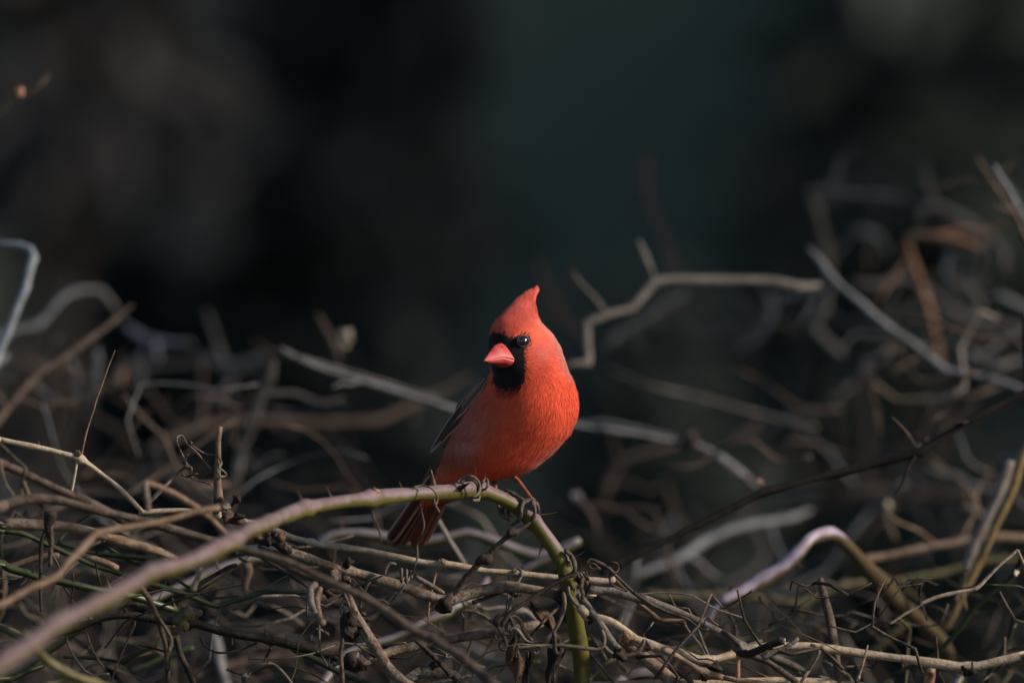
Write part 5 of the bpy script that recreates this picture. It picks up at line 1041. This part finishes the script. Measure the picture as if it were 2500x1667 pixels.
# tail
tail = bpy.data.objects.new('tail', None); link(tail, bird)
tn = np.array((-.28, -.80, -.12))
for k, (ax_, bx, by, dz) in enumerate([(1045, 942, 1331, 0), (1052, 955, 1341, 3), (1060, 968, 1339, 6), (1068, 979, 1332, 9), (1078, 1002, 1342, 4), (1086, 1014, 1340, 7), (1092, 1026, 1331, 10)]):
    cin = (.055, .016, .012) if k < 4 else (.15, .030, .018)
    blade('tail_feather', (ax_ + 8, 88 + dz, -1168), (bx, 232 + dz, -by), 15.5, tn, tail, cin, (.30, .20, .17) if k in (0, 6) else ((.16, .07, .055)), bend=-6, root=.62, rimw=.82, nt=18)
blade('tail_feather', (1060, 100, -1150), (1000, 240, -1318), 24, tn, tail, (.05, .018, .014), (.12, .05, .04), root=.7, nt=18)
# legs and gripping toes
M['leg'] = bark('orange_brown_leg', (.15, .048, .024), (.24, .085, .048), rough=.5, scale=500, bump=.5)
M['toe'] = bark('dark_scaly_toe', (.045, .03, .03), (.13, .10, .10), rough=.45, scale=700, bump=1.0)
BY = -71                                             # bird px depth of the perch axis (bird stands 0.02 m behind the focal plane)
def foot(top, ankle, toes):
    leg = btube('leg', [top, (np.array(top) * .5 + np.array(ankle) * .5) + np.array((2, 0, 1)), ankle], [7.5, 5.4, 5.8], M['leg'], bird, n=9)
    for pts in toes:
        n = len(pts); rad = [5.6 + 1.0 * math.sin(i * 2.2) - 1.2 * i / n for i in range(n - 2)] + [2.6, .5]
        btube('toe', pts, rad, M['toe'], leg, n=8, rough=.10, step=2.5)
    return leg
def w4(pts): return [(1100 + a * .1594, z, -(1100 + b * .1594)) for a, b, z in pts]
f_ = BY
foot(w4([(945, 380, -20)])[0], w4([(1235, 740, f_ - 8)])[0], [
    w4([(1240, 730, f_ - 8), (1150, 775, f_ - 16), (1060, 715, f_ - 14), (950, 655, f_ - 4), (850, 600, f_ + 6), (800, 585, f_ + 14)]),
    w4([(1230, 750, f_ - 8), (1120, 790, f_ - 20), (1085, 880, f_ - 26), (1080, 980, f_ - 22), (1020, 1080, f_ - 10), (940, 1130, f_ - 4), (880, 1140, f_)]),
    w4([(1250, 740, f_ - 8), (1275, 830, f_ - 24), (1290, 930, f_ - 27), (1270, 1010, f_ - 22), (1210, 1090, f_ - 8), (1110, 1160, f_), (1010, 1200, f_ + 2)]),
    w4([(1250, 730, f_ - 4), (1310, 820, f_ - 14), (1345, 900, f_ - 8), (1330, 980, f_ + 4), (1290, 1030, f_ + 14), (1240, 1050, f_ + 22)])])
foot(w4([(640, 400, 20)])[0], w4([(690, 640, f_ + 26)])[0], [
    w4([(700, 640, f_ + 26), (740, 720, f_ + 26), (730, 850, f_ + 22), (760, 960, f_ + 8), (850, 1030, f_ - 4), (900, 1060, f_ - 8), (870, 1165, f_ - 10)]),
    w4([(700, 640, f_ + 26), (840, 760, f_ + 26), (800, 900, f_ + 20), (810, 980, f_ + 6), (880, 1000, f_ - 6), (920, 985, f_ - 14)]),
    w4([(700, 640, f_ + 26), (880, 700, f_ + 24), (900, 860, f_ + 24), (880, 950, f_ + 14), (920, 1000, f_ + 4), (960, 1010, f_ - 4)])])

# ------------------------------------------------------------------ the wood behind the thicket, with an added shading row beside it
def evergreen(name, label, x, y, h, rad, mat, seed, cnt=5200, lean=0., bare=.06, trunk='trunk', leaf=None, tr=None, group=None):
    rg = np.random.default_rng(seed); z0 = float(hgt(np.array(x), np.array(y)))
    root = bpy.data.objects.new(name, None); link(root); root.location = (x, y, z0 - .05)
    tr = tr or h * .018
    P = [Vector((lean * h * t + .06 * math.sin(t * 5 + seed), .05 * math.cos(t * 4 + seed), h * t)) for t in np.linspace(0, 1, 8)]
    pa, ra = resample(P, [tr * (1 - .9 * t) + .01 for t in np.linspace(0, 1, 8)], h / 30)
    v, f, up = sweep(pa, ra, 9)
    nl = 26
    for k in range(nl):                                   # limbs
        t = bare + (1 - bare) * (k + .5) / nl; a = k * 2.4 + seed; L = rad * (1 - t) ** .8 + .1
        b = Vector((lean * h * t, 0, h * t)); d = Vector((math.cos(a), math.sin(a), -.15))
        lp, lr = resample([b, b + d * L * .5 + Vector((0, 0, .03)), b + d * L], [tr * .35 * (1 - t) + .012, tr * .2 * (1 - t) + .01, .006], L / 5 + .02)
        v2, f2, u2 = sweep(lp, lr, 5); o_ = len(v); v += v2; up += u2; f += [tuple(q + o_ for q in g_) for g_ in f2]
    me = mesh_from('trunk', v, f, M[trunk]); fattr(me, 'up', up); link(bpy.data.objects.new('trunk', me), root)
    # crown: leaf sprays in clumps through the volume
    nc = 150; t = bare + (1 - bare) * rg.random(nc) ** 1.25; a = rg.random(nc) * 2 * np.pi
    rr = (rad * (1 - t) ** .8 + min(.12, .02 * h)) * np.sqrt(rg.uniform(.12, 1.1, nc))
    cc = np.stack([lean * h * t + rr * np.cos(a), rr * np.sin(a), h * t - .12 * rr], 1)
    ci = rg.integers(0, nc, cnt); spread = (min(.10, .018 * h) + .13 * rad * (1 - t[ci]))[:, None]
    C = cc[ci] + rg.normal(0, 1, (cnt, 3)) * spread * np.array((1, 1, .6))
    d1 = rg.normal(0, 1, (cnt, 3)); d1[:, 2] -= .4; d1 /= np.linalg.norm(d1, axis=1)[:, None]
    d2 = np.cross(d1, rg.normal(0, 1, (cnt, 3))); d2 /= np.linalg.norm(d2, axis=1)[:, None]
    leaf = leaf or (.05 + .035 * h if h < 4 else .16)
    s = leaf * .8 * rg.uniform(.6, 1.4, (cnt, 1))
    V = np.stack([C - d1 * s, C - d2 * s * .33, C + d1 * s, C + d2 * s * .33], 1).reshape(-1, 3)
    me = bpy.data.meshes.new('crown'); me.from_pydata(V.tolist(), [], (np.arange(cnt)[:, None] * 4 + np.arange(4)[None, :]).tolist()); me.materials.append(M[mat]); me.update()
    link(bpy.data.objects.new('crown', me), root)
    tag(root, label, 'tree', group)
    return root
GB = 'dim trees in the dark wood behind'
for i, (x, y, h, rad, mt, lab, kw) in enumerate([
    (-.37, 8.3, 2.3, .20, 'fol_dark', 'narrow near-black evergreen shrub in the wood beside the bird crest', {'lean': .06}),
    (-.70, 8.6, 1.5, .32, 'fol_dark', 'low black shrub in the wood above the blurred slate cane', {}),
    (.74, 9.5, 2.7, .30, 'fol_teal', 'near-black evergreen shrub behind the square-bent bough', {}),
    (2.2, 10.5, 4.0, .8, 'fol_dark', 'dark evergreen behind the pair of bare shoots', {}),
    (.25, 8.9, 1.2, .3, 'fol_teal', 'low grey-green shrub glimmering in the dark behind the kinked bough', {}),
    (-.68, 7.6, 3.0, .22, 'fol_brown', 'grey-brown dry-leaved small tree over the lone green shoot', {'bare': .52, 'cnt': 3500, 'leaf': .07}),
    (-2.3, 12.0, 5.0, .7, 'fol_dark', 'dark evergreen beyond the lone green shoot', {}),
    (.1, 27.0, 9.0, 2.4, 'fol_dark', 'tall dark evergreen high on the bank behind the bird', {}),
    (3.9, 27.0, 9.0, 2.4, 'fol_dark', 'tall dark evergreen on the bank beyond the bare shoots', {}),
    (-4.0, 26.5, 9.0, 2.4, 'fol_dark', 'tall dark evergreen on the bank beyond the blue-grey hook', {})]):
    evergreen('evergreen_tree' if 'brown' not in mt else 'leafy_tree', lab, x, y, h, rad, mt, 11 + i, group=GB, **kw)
# unseen evergreens added beside the thicket to shade everything behind the bird
LR = ['broad evergreen at the head of the shading row beside the thicket', 'evergreen second in the shading row from the thicket', 'evergreen third in the shading row from the thicket', 'evergreen fourth in the shading row from the thicket', 'evergreen fifth in the shading row from the thicket', 'evergreen sixth in the shading row from the thicket', 'tallest evergreen ending the shading row in the wood']
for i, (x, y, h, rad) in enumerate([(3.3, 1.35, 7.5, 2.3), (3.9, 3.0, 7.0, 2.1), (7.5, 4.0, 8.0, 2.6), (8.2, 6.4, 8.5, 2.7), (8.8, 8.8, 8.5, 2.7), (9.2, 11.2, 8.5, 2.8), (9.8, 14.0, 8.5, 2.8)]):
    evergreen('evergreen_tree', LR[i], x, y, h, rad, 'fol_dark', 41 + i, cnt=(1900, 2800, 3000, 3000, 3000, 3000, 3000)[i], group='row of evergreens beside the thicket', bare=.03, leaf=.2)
